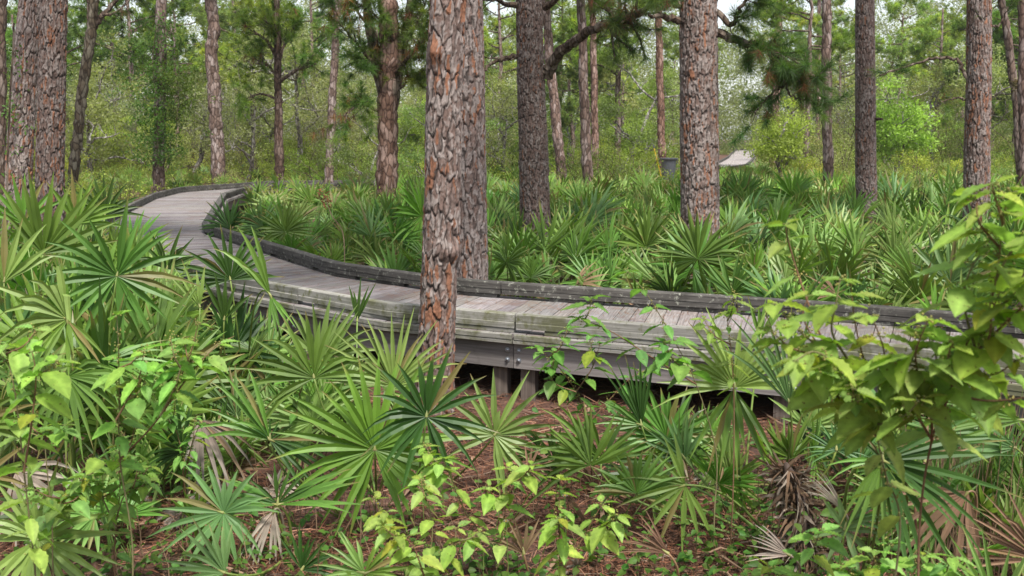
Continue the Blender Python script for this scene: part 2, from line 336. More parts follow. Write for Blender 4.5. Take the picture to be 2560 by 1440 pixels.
            if near and u < 12:
                for db, zb in ((-.04, -.14), (-.04, -.22), (.06, -.14), (.06, -.22)):
                    pb = f(u + db) + d_ * .006; bm = MB()
                    fr = frame_from(np.array([*d_, 0]), (0, 0, 1)); a = np.arange(10) / 10 * 2 * math.pi
                    for (r0, y0, r1, y1) in ((.021, 0, .021, -.006), (.014, -.006, .012, -.016), (.012, -.016, .004, -.02)):
                        ring = lambda r, y: np.stack([r * np.cos(a), np.full(10, y), r * np.sin(a)], 1)
                        V = np.concatenate([ring(r0, y0), ring(r1, y1)]) @ fr.T; k = np.arange(10)
                        bm.add(V, np.stack([k, (k + 1) % 10, 10 + (k + 1) % 10, 10 + k], 1))
                        if r1 < r0 or True: bm.add(np.concatenate([ring(r1, y1), [[0, y1, 0]]]) @ fr.T, None, np.stack([k, (k + 1) % 10, np.full(10, 10)], 1))
                    bm2 = MB(); bm2.addmb(bm); bm2.v[0] += np.array([*pb, z0 + zb]) - off; obj('bolt', bm2, M_BOLT, root)
            u += ln
    return I, O
WI, WO = build_walk('boardwalk', 'weathered grey plank boardwalk with low curb rails curving from the right to the far left', PAIRS, 12, DZ)
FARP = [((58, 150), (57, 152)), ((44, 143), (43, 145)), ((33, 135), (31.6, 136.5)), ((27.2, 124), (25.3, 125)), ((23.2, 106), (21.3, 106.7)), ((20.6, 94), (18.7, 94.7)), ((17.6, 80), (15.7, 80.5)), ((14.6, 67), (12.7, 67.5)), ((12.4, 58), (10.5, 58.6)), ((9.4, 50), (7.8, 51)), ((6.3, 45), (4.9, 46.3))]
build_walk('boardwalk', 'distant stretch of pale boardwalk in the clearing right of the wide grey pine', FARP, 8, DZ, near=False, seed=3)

def walk_dist(x, y):                    # signed-ish: distance to the near walk's centre line
    C = (WI + WO) / 2; return np.sqrt(((C - np.array([x, y])) ** 2).sum(1)).min()
FC = np.array([((p[0][0] + p[1][0]) / 2, (p[0][1] + p[1][1]) / 2) for p in FARP]); FC = catmull(FC, 8)
def far_walk_dist(x, y): return np.sqrt(((FC - np.array([x, y])) ** 2).sum(1)).min()

# ------------------------------------------------------------------ trunks with real bark plates
def hash2(i, j, k=0):
    h = np.sin(i * 127.1 + j * 311.7 + k * 74.7) * 43758.5453; return h - np.floor(h)
def voro(u, v, cu, cv, seed):
    U = u / cu; V = v / cv; iu = np.floor(U); iv = np.floor(V)
    f1 = np.full(U.shape, 9.); f2 = np.full(U.shape, 9.); id1 = np.zeros(U.shape); dv1 = np.zeros(U.shape)
    for a in (-1, 0, 1):
        for b in (-1, 0, 1):
            ci = iu + a; cj = iv + b
            jx = ci + .5 + .8 * (hash2(ci, cj, seed) - .5); jy = cj + .5 + .9 * (hash2(ci, cj, seed + 5) - .5)
            dx = np.abs(U - jx); dy = np.abs(V - jy); d = np.sqrt(dx ** 2 + dy ** 2) * .6 + np.maximum(dx, dy) * .4
            cl = d < f1; f2 = np.where(cl, f1, np.minimum(f2, d)); id1 = np.where(cl, hash2(ci, cj, seed + 9), id1)
            dv1 = np.where(cl, V - jy, dv1); f1 = np.where(cl, d, f1)
    return f1, f2 - f1, id1, dv1
def sstep(x, a, b): t = np.clip((x - a) / (b - a), 0, 1); return t * t * (3 - 2 * t)
def wobble(u, v, s): return np.sin(u * 31 + s) * np.cos(v * 9 + s * 2) + .6 * np.sin(u * 67 + v * 23 + s * 3) + .5 * np.sin(v * 41 - u * 19 + s)
def bark_trunk(path, rad, zfine, seed, pal='mix', dark=1., burls=(), nar=150, dz=.009, flare=.25, ps=1.):
    """path: function z -> (x, y); rad: function z -> radius (local coords, base z=0)"""
    top = path['top']; zs = np.concatenate([np.arange(-.15, zfine, dz), np.arange(zfine, top, .12)])
    cx = np.interp(zs, path['z'], path['x']); cy = np.interp(zs, path['z'], path['y']); r0 = np.interp(zs, rad[0], rad[1])
    r0 = r0 * (1 + flare * np.exp(-np.maximum(zs, 0) / .25))
    th = np.arange(nar) / nar * 2 * math.pi + math.pi / 2          # seam on the far side (+Y)
    T, Zz = np.meshgrid(th, zs); R0 = np.repeat(r0[:, None], nar, 1)
    u = (T - math.pi / 2) * r0.mean(); v = Zz
    u = u / ps; v = v / ps
    uw = u + .007 * wobble(u, v, seed) + .01 * np.sin(v * 5 + seed + 3 * np.sin(u * 9)); vw = v + .02 * wobble(v * .6, u * 3, seed + 2)
    f1, e1, id1, dv1 = voro(uw, vw, .058, .3, seed); f2_, e2, id2, dv2 = voro(uw + .01, vw, .032, .078, seed + 20); f3_, e3, id3, dv3 = voro(uw + .004 * wobble(v, u, 3), vw, .014, .028, seed + 40)
    crack = 1 - sstep(e1, .0, .11 + .1 * (1 - id1)); sub = (1 - sstep(e2, .0, .13)) * (.4 + .65 * id2); fl = 1 - sstep(e3, 0, .12)
    f4_, e4, id4, dv4 = voro(uw * 1.0 + .02, vw + .1, .026, .17, seed + 60)
    h = .004 + .008 * id1 + .009 * id2 + .004 * id3 - .018 * crack - .004 * sub - .001 * fl - .005 * dv2 * id2 - .002 * dv3
    for (bz, bth, bw, bh) in burls:
        dd = np.angle(np.exp(1j * (T - bth))); h = h + bh * np.exp(-((Zz - bz) / bw) ** 2 - (dd / .8) ** 2)
    R1 = R0 + h; x = cx[:, None] + R1 * np.cos(T); y = cy[:, None] + R1 * np.sin(T)
    V = np.stack([x, y, Zz], -1).reshape(-1, 3); m_ = len(zs)
    i, k = np.meshgrid(np.arange(m_ - 1) * nar, np.arange(nar), indexing='ij')
    q = np.stack([i + k, i + (k + 1) % nar, i + nar + (k + 1) % nar, i + nar + k], -1).reshape(-1, 4)
    lf = .5 + .5 * np.sin(u * 9 + seed) * np.cos(v * 2.1 + seed * 1.7 + np.sin(u * 5))
    grey = np.array([.27, .225, .205]); pink = np.array([.2, .135, .113]); org = np.array([.29, .135, .08]); drk = np.array([.16, .115, .1]); crk = np.array([.05, .04, .036])
    t1 = (.5 * id2 + .3 * id1 + .2 * id3)[..., None]; pk = lf[..., None]
    lo_, go_ = {'mix': (.44, .8), 'grey': (.36, .95), 'red': (.5, .76), 'dark': (.56, .93)}[pal]
    gm_ = sstep(t1, lo_ - .1, lo_ + .1); c = (pink * (1 - gm_) + grey * gm_) * (.74 + .32 * id2[..., None] + .22 * id3[..., None])
    c = np.where((id4[..., None] * .85 + .15 * id1[..., None] + .22 * (pk - .5)) > go_, org * (.75 + .4 * id3[..., None]), c)
    c = np.where((id2[..., None] < .14), drk * (.8 + .5 * id3[..., None]), c)
    c = c * (1 + .3 * np.clip(-dv2, -.5, .5)[..., None]); cr = np.clip(crack * .85 + sub * .4 + fl * .12, 0, 1)[..., None]; c = c * (1 - cr) + crk * cr
    c = c * dark
    mb = MB(); mb.add(V, q, None, c.reshape(-1, 3)); return mb

# pine crown: limbs plus needle tufts ------------------------------------------------
def tufts(mb, C, D, n, ln, wd, col, rg, spread=1.0, var=.35):
    C = np.asarray(C); D = np.asarray(D); k = len(C)
    d = rg.normal(size=(k, n, 3)); d /= np.linalg.norm(d, axis=2)[..., None]; d = d * spread + D[:, None] * .75
    d /= np.linalg.norm(d, axis=2)[..., None]; l = ln * rg.uniform(.65, 1.1, (k, n, 1))
    s = np.cross(d, rg.normal(size=(k, n, 3))); s /= np.linalg.norm(s, axis=2)[..., None] + 1e-9
    st = C[:, None] + D[:, None] * rg.uniform(-.25, .1, (k, n, 1)) * ln
    tip = st + d * l; tip[..., 2] -= .12 * l[..., 0]
    V = np.stack([st - s * wd / 2, st + s * wd / 2, tip], 2).reshape(-1, 3); t = np.arange(k * n * 3).reshape(-1, 3)
    cv = np.asarray(col) * (1 + var * rg.uniform(-1, 1, (k, 1, 1))) * (1 + .25 * rg.uniform(-1, 1, (k, n, 1)))
    yel = rg.random((k, 1, 1)) < .25; cv = np.where(yel, cv * np.array([1.5, 1.25, .9]), cv)
    mb.add(V, None, t, np.repeat(cv.reshape(-1, 3), 3, 0))
def limb(wood, p0, dirv, L, r, rg, up=.35, nseg=7, wig=.12, col=(1, 1, 1)):
    P = [np.asarray(p0, float)]; d = norm(dirv)
    for i in range(nseg):
        d = norm(d + np.array([0, 0, up / nseg]) + rg.normal(size=3) * wig); P.append(P[-1] + d * L / nseg)
    P = np.array(P); tube(wood, P, np.linspace(r, r * .3, len(P)), 6, col); return P
def pine_crown(seed, z0, z1, Rr, nb, needle_n=30, ln=.3, wd=.026, col=(.07, .12, .03), tw=6, lean=0.):
    rg = np.random.default_rng(seed); wood = MB(); nd = MB(); C = []; D = []
    for b in range(nb):
        f = (b + rg.random()) / nb; z = z0 + (z1 - z0) * f; az = rg.uniform(0, 2 * math.pi)
        L = Rr * (1 - .62 * f ** 1.4) * rg.uniform(.6, 1.15) * (.55 + .45 * min(1, f * 4)); 
        P = limb(wood, (0, 0, z), (math.cos(az), math.sin(az), rg.uniform(-.15, .45)), L, .05 * (1.2 - f * .6), rg)
        for k in range(tw):
            i0 = rg.integers(3, len(P)); a2 = az + rg.uniform(-1.3, 1.3)
            Q = limb(wood, P[i0], (math.cos(a2), math.sin(a2), rg.uniform(-.2, .7)), L * rg.uniform(.2, .45), .016, rg, nseg=4, up=.6)
            for q_ in range(1, len(Q)): 
                C.append(Q[q_] + rg.normal(size=3) * .06); D.append(norm(Q[q_] - Q[q_ - 1]))
                if rg.random() < .6: C.append(Q[q_] + rg.normal(size=3) * .2); D.append(norm(rg.normal(size=3) + [0, 0, .6]))
    tufts(nd, C, D, needle_n, ln, wd, col, rg); return wood, nd

PINE_CROWNS = []                         # shared crown meshes: (wood, needles)
for k in range(5):
    w_, n_ = pine_crown(100 + k, 0, 5.6, 2.9, 17 + k, col=[(.17, .28, .06), (.22, .32, .065), (.13, .22, .055), (.25, .34, .08), (.19, .27, .09)][k])
    PINE_CROWNS.append((w_.mesh('limbs'), n_.mesh('crown')))
    PINE_CROWNS[-1][0].materials.append(M_TWIG); PINE_CROWNS[-1][1].materials.append(M_NEEDLE)

def trunk_path(pts, Y, top):
    """pts: pixels from top to base along the trunk seen at distance Y"""
    W3 = np.array([at(px, py, Y) for px, py in pts]); W3 = W3[np.argsort(W3[:, 2])]
    zb, zt = W3[0], W3[-1]; sl = (W3[-1] - W3[0]) / max(W3[-1, 2] - W3[0, 2], .1)
    base = W3[0] + (W3[1] - W3[0]) / max(W3[1, 2] - W3[0, 2], .1) * (0 - W3[0, 2]) if W3[0, 2] > .05 else W3[0].copy(); base[2] = 0
    topp = zt + sl * .6 * (top - zt[2]); topp[2] = top
    A = [base] + [p for p in W3 if p[2] > .05] + [topp]; A = np.array(A)
    return base, {'z': A[:, 2], 'x': A[:, 0] - base[0], 'y': A[:, 1] - base[1], 'top': top}
def pine(name, label, pts, Y, wt, wb, top, seed, near=False, pal='mix', dark=1., burls=(), crown=None, cs=1., group='pines', cat='pine tree', crown_z=None, col=(1, 1, 1), ps=1.):
    base, path = trunk_path(pts, Y, top)
    root = empty(name, base, label, cat, group)
    zt = at(pts[0][0], 0, Y)[2]; k = Y / FPX / 2
    rz = [0, max(zt, 1), top]; rr = [wb * k, wt * k, .05]
    if near:
        mb = bark_trunk(path, (rz, rr), zt + .25, seed, pal, dark, burls, ps=ps); obj('trunk', mb, M_BARK, root, smooth=True)
    else:
        zs = np.concatenate([np.arange(-.1, zt + .5, .12), np.linspace(zt + .6, top, 12)]); mb = MB()
        cx = np.interp(zs, path['z'], path['x']); cy = np.interp(zs, path['z'], path['y']); rg = np.random.default_rng(seed)
        r_ = np.interp(zs, rz, rr) * (1 + .07 * rg.normal(size=len(zs))) * (1 + .2 * np.exp(-np.maximum(zs, 0) / .3))
        cx = cx + .012 * np.sin(zs * 3.1 + seed) ; tube(mb, np.stack([cx, cy, zs], 1), r_, 18, col)
        v = mb.v[0]; v[:, :2] += .008 * rg.normal(size=(len(v), 2)); obj('trunk', mb, M_FBARK, root, smooth=True)
    if crown is not None:
        w, c_ = PINE_CROWNS[crown]; cz = crown_z if crown_z is not None else top - 5.8
        x = np.interp(cz, path['z'], path['x']); y = np.interp(cz, path['z'], path['y'])
        for nm, me in (('limbs', w), ('crown', c_)):
            o = obj(nm, me, None, root, loc=(x, y, cz)); o.scale = (cs,) * 3; o.rotation_euler = (0, 0, seed * 1.7)
    return root, path, base
def add_branches(root, base, specs, seed, col=(.045, .085, .022), needle_n=70, ln=.2, wd=.006, tw=6, tl=.35, hang=.3, brown=.12):
    """specs: list of (pixels along limb, Y list, radius)"""
    rg = np.random.default_rng(seed)
    for sp in specs:
        pix, Ys, r = sp[:3]; ntw = sp[3] if len(sp) > 3 else tw; f0 = sp[4] if len(sp) > 4 else .4
        wood = MB(); nd = MB(); C = []; D = []
        if np.isscalar(Ys): Ys = [Ys] * len(pix)
        P = catmull(np.array([at(p[0], p[1], y_) for p, y_ in zip(pix, Ys)]), 6) - np.asarray(base)
        P[1:] += rg.normal(size=P[1:].shape) * .012
        tube(wood, P, np.linspace(r, r * .35, len(P)), 8)
        for k in range(ntw):
            i0 = int(rg.uniform(f0, 1) * (len(P) - 1)); dv = norm(P[min(i0 + 1, len(P) - 1)] - P[i0 - 1])
            d0 = norm(dv + rg.normal(size=3) * .75 + np.array([0, 0, -hang * rg.random()]))
            Q = limb(wood, P[i0], d0, tl * rg.uniform(.6, 1.6), r * .22, rg, up=.3, nseg=4, wig=.2)
            for q_ in range(2, len(Q)): C.append(Q[q_]); D.append(norm(Q[q_] - Q[q_ - 1]))
        L_ = obj('limb', wood, M_TWIG, root)
        if C:
            C = np.array(C); D = np.array(D); br = rg.random(len(C)) < brown
            if (~br).any(): tufts(nd, C[~br], D[~br], needle_n, ln, wd, col, rg)
            if br.any(): tufts(nd, C[br], D[br] * .3 + np.array([0, 0, -1]), needle_n // 2, ln, wd, (.16, .075, .035), rg)
            obj('needle_sprays', nd, M_NEEDLE, L_)

# near trunks
pine('pine_tree', 'flaking orange and grey pine standing in front of the boardwalk, front of the centre pair', [(1121, 0), (1112, 170), (1108, 400), (1104, 560), (1098, 700), (1090, 860), (1086, 990)], 8.45, 80, 82, 12, 3, True, 'red', .82, ps=.85, burls=((1.22, -math.pi * .25, .07, .05), (2.72, -math.pi * .62, .07, .03)), crown=0)
pine('pine_tree', 'pale grey flaky pine just behind the boardwalk, the rear one of the touching centre pair', [(1160, 0), (1166, 200), (1171, 450), (1176, 690)], 11.7, 84, 82, 13, 8, True, 'mix', .9, ps=.9, crown=1)
pine('pine_tree', 'wide grey pine trunk with a dark needle branch to its right, right of centre', [(1746, 0), (1748, 300), (1750, 560), (1752, 700)], 13.4, 86, 92, 13, 15, True, 'mix', .86, ps=.72, crown=2)
root16 = bpy.context.scene.objects[-1] if False else None
pine('pine_tree', 'pale flaking pine trunk with small green vine leaves, outer of the left edge pair', [(78, 0), (62, 200), (48, 420), (38, 620)], 14.0, 52, 62, 12, 22, True, 'mix', 1.12, ps=.8, crown=3)
pine('pine_tree', 'red brown rough pine trunk, inner one of the pair at the left edge', [(135, 0), (130, 200), (125, 420), (128, 640)], 13.2, 56, 66, 12, 29, True, 'red', .62, ps=.72, crown=4)
r11, p11, b11 = pine('pine_tree', 'dark brown pine with a long bare limb curving up to the right', [(1322, 0), (1327, 200), (1333, 350), (1336, 470)], 16.5, 58, 76, 13, 36, True, 'dark', .62, ps=.65, crown=0)
pine('pine_tree', 'dark ridged pine trunk with a small snag stub on its right side', [(2162, 0), (2163, 200), (2165, 460)], 20., 41, 50, 13, 41, True, 'dark', .72, ps=.75, crown=1)
r21, p21, b21 = pine('pine_tree', 'tall reddish brown trunk behind the lime green shrub, thickest near the right edge', [(2448, 0), (2447, 200), (2443, 350), (2440, 560)], 16.5, 52, 60, 13, 47, True, 'red', .78, ps=.75, crown=2)
# mid-distance trunks
r3, p3, b3 = pine('pine_tree', 'dark leaning pine with forked top and thin limbs, just right of the left edge pair', [(232, 60), (215, 160), (200, 280), (188, 400)], 30., 24, 26, 9, 51, crown=None, col=(.55, .6, .5))
add_branches(r3, b3, [([(228, 80), (255, 40), (292, 0), (330, -50)], 30, .09, 5), ([(228, 80), (222, 20), (215, -60)], 30, .09, 5), ([(255, 40), (290, 30), (325, 0)], 29.7, .05, 5)], 5, ln=.3, wd=.012, needle_n=50, tl=.8)
pine('pine_tree', 'dark pine trunk cut by the left edge of the view', [(0, 0), (-2, 350)], 24., 28, 34, 12, 55, crown=0, col=(.7, .7, .65))
r4, p4, b4 = pine('pine_tree', 'pine trunk wrapped in leafy green vine, left of the boardwalk bend', [(403, 0), (402, 180), (398, 385)], 34., 26, 30, 13, 57, crown=None, col=(.85, .85, .85))
pine('pine_tree', 'slim slightly bowed reddish pine trunk above the far boardwalk curb on the left', [(527, 0), (535, 70), (528, 130), (540, 300), (546, 420)], 38.5, 30, 34, 13, 59, crown=2)
r6, p6, b6 = pine('pine_tree', 'small pine with spreading dark limbs and bright green rounded needle crown', [(694, 130), (695, 200), (697, 350)], 38., 15, 24, 6.9, 61, crown=None, col=(.6, .55, .5))
add_branches(r6, b6, [([(697, 205), (735, 180), (790, 160)], [38, 37.6, 37.2], .08, 12), ([(696, 190), (670, 165), (640, 160)], [38, 38, 37.5], .06, 12), ([(695, 160), (712, 110), (740, 60)], [38, 38.2, 38.4], .07, 14, .2), ([(694, 150), (665, 100), (620, 70)], [38, 37.8, 37.6], .07, 14, .2), ([(694, 130), (690, 70), (680, 10)], [38, 38, 38], .07, 14, .2), ([(694, 245), (650, 235), (605, 250)], [38, 37.8, 37.6], .05, 12), ([(695, 140), (700, 90), (650, 40)], [38, 37.4, 37], .05, 14, .2)], 62, col=(.13, .22, .035), needle_n=44, ln=.32, wd=.016, tl=.75, hang=-.5, brown=.06)
pine('pine_tree', 'thin straight pine trunk rising between the small green crowned pine and the dark forked pine', [(845, 0), (836, 160), (828, 300), (824, 400)], 36., 17, 21, 13, 63, crown=3)
r8, p8, b8 = pine('pine_tree', 'thick reddish pine dividing into two stems, with rust coloured dead twigs', [(972, 130), (970, 240), (968, 400)], 25., 46, 54, 5.2, 65, crown=None, col=(.8, .68, .62))
add_branches(r8, b8, [([(978, 260), (1000, 140), (1022, 40), (1030, -60)], 25, .17, 8, .3), ([(965, 250), (935, 120), (918, 20), (910, -60)], 25, .17, 8, .3), ([(985, 190), (1040, 120), (1090, 60)], [25, 24, 23.5], .05, 26, .2), ([(960, 190), (900, 120), (850, 60)], [25, 24.5, 24], .05, 26, .2), ([(985, 230), (1040, 190), (1095, 150)], [25, 24.5, 24], .04, 22, .2), ([(950, 280), (900, 260), (860, 290)], [25, 24.5, 24], .04, 20, .2), ([(1000, 140), (960, 60), (900, 10)], [25, 24.6, 24], .04, 24, .2), ([(1000, 140), (1050, 40), (1070, -10)], [25, 24.6, 24], .04, 22, .2)], 66, col=(.09, .15, .035), needle_n=60, ln=.25, wd=.01, tl=.6, brown=.14)
pine('pine_tree', 'greyish slanting pine trunk right behind the dark brown pine with the long limb', [(1364, 0), (1372, 130), (1386, 260), (1395, 350)], 36., 22, 26, 12, 67, crown=4, col=(1.15, 1.1, 1.1))
pine('pine_tree', 'narrow dark pine trunk crossed by the long bare limb', [(1453, 0), (1457, 130), (1462, 300), (1468, 410)], 30., 20, 28, 12, 69, crown=0, col=(.8, .78, .78))
pine('pine_tree', 'narrow pinkish pine trunk close beside the narrow dark one under the limb', [(1480, 0), (1484, 130), (1488, 390)], 40., 15, 19, 13, 71, crown=1, col=(1.1, .95, .9))
pine('pine_tree', 'thin reddish pine trunk standing just behind the grey bin', [(1646, 0), (1648, 130), (1655, 390)], 43., 16, 20, 13, 73, crown=2, col=(1.05, .85, .75))
pine('pine_tree', 'pinkish pine trunk in the clearing right of the distant boardwalk', [(1950, 0), (1942, 150), (1936, 350)], 55., 18, 24, 12, 75, crown=3, col=(1.25, 1.05, 1.), crown_z=7.5)
pine('pine_tree', 'slender grey trunk far behind, between the clearing and the straight brown pine', [(2046, 120), (2046, 350)], 70., 9, 11, 12, 77, crown=4, col=(1.3, 1.2, 1.2), crown_z=6)
pine('pine_tree', 'straight slim brown pine trunk left of the dark ridged pine', [(2066, 0), (2067, 200), (2070, 415)], 33., 22, 26, 13, 79, crown=0)
r22, p22, b22 = pine('pine_tree', 'slim leaning trunk with an air plant on it, next to the right edge', [(2503, 0), (2525, 130), (2540, 250), (2550, 400)], 27., 17, 22, 12, 81, crown=1, col=(.8, .8, .78))
pine('pine_tree', 'trunk cut by the right edge of the view', [(2556, 0), (2558, 400)], 24., 20, 24, 12, 83, crown=2, col=(.75, .7, .7))
# limbs that belong to the near pines
add_branches(r11, b11, [([(1362, 195), (1378, 165), (1400, 130), (1450, 92), (1500, 66), (1560, 48), (1620, 20)], [16.5, 16.4, 16.2, 15.8, 15.4, 15, 14.6], .1, 14, .72),
                        ([(1300, 15), (1260, 8), (1215, -5)], [16.5, 16.3, 16], .05, 4, .5), ([(1300, 138), (1265, 145), (1225, 160), (1205, 190)], [16.5, 16.3, 16, 15.8], .04, 3, .6), ([(1362, 20), (1420, -20), (1500, 10), (1560, 70)], [16.5, 16, 15.5, 15], .05, 14, .5)], 12, col=(.05, .1, .03), ln=.22, wd=.006, tl=.42, hang=1.1, brown=.2)
r16 = [o for o in COL.objects if o.get('label', '').startswith('wide grey pine')][0]; b16 = np.array(r16.location)
add_branches(r16, b16, [([(1700, 50), (1660, 42), (1622, 40)], [13.4, 13, 12.7], .05, 0), ([(1700, 12), (1640, -10), (1600, -30)], [13.4, 13, 12.7], .05, 12, .3),
                        ([(1792, 82), (1840, 100), (1900, 115), (1960, 150), (1990, 180), (2045, 195)], [13.4, 13.2, 13, 12.9, 12.8, 12.7], .055, 34, .25),
                        ([(1792, 30), (1830, 60), (1850, 20), (1880, -20)], [13.4, 13.2, 13, 12.9], .04, 12, .3),
                        ([(1985, 175), (1960, 210), (1925, 240), (1890, 280)], [12.85, 12.9, 13, 13], .022, 8, .3),
                        ([(1960, 200), (1975, 235), (2010, 250), (2045, 254)], [12.85, 12.8, 12.8, 12.8], .016, 3, .5)], 14, col=(.075, .15, .04), needle_n=80, ln=.19, wd=.005, tl=.3, hang=.7, brown=.12)
add_branches(r21, b21, [([(2418, 195), (2390, 150), (2330, 145), (2260, 170), (2200, 185)], [16.5, 16.6, 16.8, 17, 17], .03, 3, .5), ([(2418, 250), (2390, 246), (2350, 255)], [16.5, 16.5, 16.5], .02, 2), ([(2475, 60), (2500, 62), (2520, 20)], 16.5, .02, 2)], 15, col=(.06, .11, .03), needle_n=40, wd=.006, tl=.3)
# snag on the dark ridged pine
r20 = [o for o in COL.objects if 'snag stub' in o.get('label', '')][0]
sm = MB(); P = np.array([at(2186, 300, 19.9), at(2196, 297, 19.8), at(2206, 298, 19.7)]) - np.array(r20.location); tube(sm, P, [.035, .025, .02], 8); obj('stub', sm, M_TWIG, r20)

# ------------------------------------------------------------------ broad leaves
def leaf_grid(L, Wd, nst=13, rip=.0028, fold=.22, bend=.25, ser=.04, rg=None):
    """one ovate leaf along +Y, normal +Z"""
    t = np.linspace(0, 1, nst); w = Wd / 2 * (np.sin(np.pi * t ** .78) ** .85) * (1 - .25 * t); w[0] = .002; w[-1] = .0008
    w = w * (1 + ser * np.where(np.arange(nst) % 2, 1, -1)); a = np.array([-1, -.5, 0, .5, 1.])
    T, A = np.meshgrid(t, a, indexing='ij'); Wg = w[:, None] * A
    z = np.abs(Wg) * fold - bend * L * T ** 2 * .6 + rip * np.sin(T * nst * math.pi * .9 + np.abs(A) * -2.2) * (np.abs(A) > .1) * 1.0
    V = np.stack([Wg, T * L, z], -1).reshape(-1, 3)
    i, k = np.meshgrid(np.arange(nst - 1) * 5, np.arange(4), indexing='ij')
    q = np.stack([i + k, i + k + 1, i + k + 6, i + k + 5], -1).reshape(-1, 4)
    rib = np.where(np.abs(A) < .1, 1.3, 1.).reshape(-1); return V, q, rib
def sprig(mbl, mbs, mbb, P, leafL, rg, col, start=.25, spacing=.058, berries=True, droop=.62, stemr=.0028, density=1.):
    """a leafy shoot: P polyline world coords"""
    P = catmull(P, 8); s = np.concatenate([[0], np.cumsum(np.linalg.norm(np.diff(P, axis=0), axis=1))]); T = s[-1]
    tube(mbs, P, np.linspace(stemr * 1.5, stemr * .5, len(P)), 6, (.16, .09, .05) if rg.random() < .6 else (.17, .15, .07))
    leafL = leafL * 1.1; ns = max(3, int(T * (1 - start) / spacing)); ph = rg.uniform(0, 6)
    for i in range(ns + 1):
        f = start + (1 - start) * i / ns; p = np.array([np.interp(f * T, s, P[:, k]) for k in range(3)])
        p0 = np.array([np.interp(max(0, f * T - .03), s, P[:, k]) for k in range(3)]); sd = norm(p - p0 + 1e-6)
        ph += math.pi / 2; tipf = max(0, (f - .8) / .2)
        k = 2 if i < ns else 4
        for j in range(k):
            if rg.random() > density: continue
            az = ph + j * 2 * math.pi / k + rg.uniform(-.3, .3); out = np.array([math.cos(az), math.sin(az), 0.])
            d = norm(out + np.array([0, 0, -droop * rg.uniform(.2, 1.4) + .35 * tipf]) + sd * .25)
            up = norm(np.array([0, 0, 1.]) + out * .4 + rg.normal(size=3) * .25)
            Lf = leafL * rg.uniform(.55, 1.15) * (1 - .42 * tipf); Wf = Lf * rg.uniform(.5, .66)
            V, q, rib = leaf_grid(Lf, Wf, bend=rg.uniform(.1, .5), fold=rg.uniform(.05, .45))
            M = frame_from(d, up); V = V @ M.T + p + d * .012
            c = np.asarray(col) * rg.uniform(.78, 1.2) * np.array([rg.uniform(.8, 1.1), 1, rg.uniform(.7, 1.2)])
            if rg.random() < .04: c = np.array([.3, .34, .05])
            mbl.add(V, q, None, np.outer(rib, c))
            tube(mbs, [p, p + d * .015], .0016, 4, (.14, .16, .05), cap=False)
        if berries and mbb is not None and .3 < f and rg.random() < .75:
            bb = MB(); mbb.append(bb)
            for _ in range(9):
                c_ = p + rg.normal(size=3) * .011; blob(bb, c_, .0042, np.array([.24, .23, .06]) * rg.uniform(.7, 1.2))
def blob(mb, c, r, col):
    v = np.array([(1, 0, 0), (-1, 0, 0), (0, 1, 0), (0, -1, 0), (0, 0, 1), (0, 0, -1)]) * r + c
    t = [(0, 2, 4), (2, 1, 4), (1, 3, 4), (3, 0, 4), (2, 0, 5), (1, 2, 5), (3, 1, 5), (0, 3, 5)]; mb.add(v, None, t, col)

LIME = (.29, .43, .10); MIDG = (.2, .33, .08); YELG = (.27, .41, .10)
def shrub(label, shoots, leafL, seed, col=LIME, berries=True, name='broadleaf_shrub', cat='shrub', group=None, base=None, side=2, **kw):
    """shoots: (pixel polyline from root to tip, distances)"""
    rg = np.random.default_rng(seed); ml, ms, mbb = MB(), MB(), []
    first = shoots[0]; Y0 = first[1] if np.isscalar(first[1]) else first[1][0]
    b = at(first[0][0][0], first[0][0][1], Y0) if base is None else np.array(base, float); g = np.array([b[0], b[1] if base is not None else b[1], ground_h(b[0], b[1]) - .03])
    ex = []
    for sh in shoots:                    # side shoots off each main one
        Ys = [sh[1]] * len(sh[0]) if np.isscalar(sh[1]) else list(sh[1])
        for _ in range(side):
            i = int(rg.integers(max(1, len(sh[0]) // 2), len(sh[0]))); f = rg.random(); a = np.array(sh[0][i - 1]) * (1 - f) + np.array(sh[0][i]) * f; dx = rg.uniform(-75, 75); dy = rg.uniform(-80, -20)
            ex.append(([tuple(a), (a[0] + dx * .6, a[1] + dy * .35), (a[0] + dx, a[1] + dy)], [Ys[i], Ys[i] - .03, Ys[i] + rg.uniform(-.15, .1)], '', .3))
    for sh in list(shoots) + ex:
        pix, Ys = sh[0], sh[1]; Ys = [Ys] * len(pix) if np.isscalar(Ys) else Ys
        P = [at(p[0], p[1], y_) for p, y_ in zip(pix, Ys)]
        if len(sh) > 2 and sh[2] == 'root': P = [g + (P[0] - g) * np.array([0, 0, 0])] + [(g + P[0]) / 2 + rg.normal(size=3) * .02] + P if P[0][2] > .1 else P
        st = sh[3] if len(sh) > 3 else .25
        sprig(ml, ms, mbb if berries else None, np.array(P) - g, leafL, rg, col, start=st, berries=berries, **kw)
    root = empty(name, g, label, cat, group)
    obj('foliage', ml, M_BROAD, root, smooth=True); obj('stems', ms, M_BARK, root, smooth=True)
    for bb in mbb: obj('berry_cluster', bb, M_STALK, root, smooth=True)
    return root
G_SH = 'lime green broadleaf shrubs'
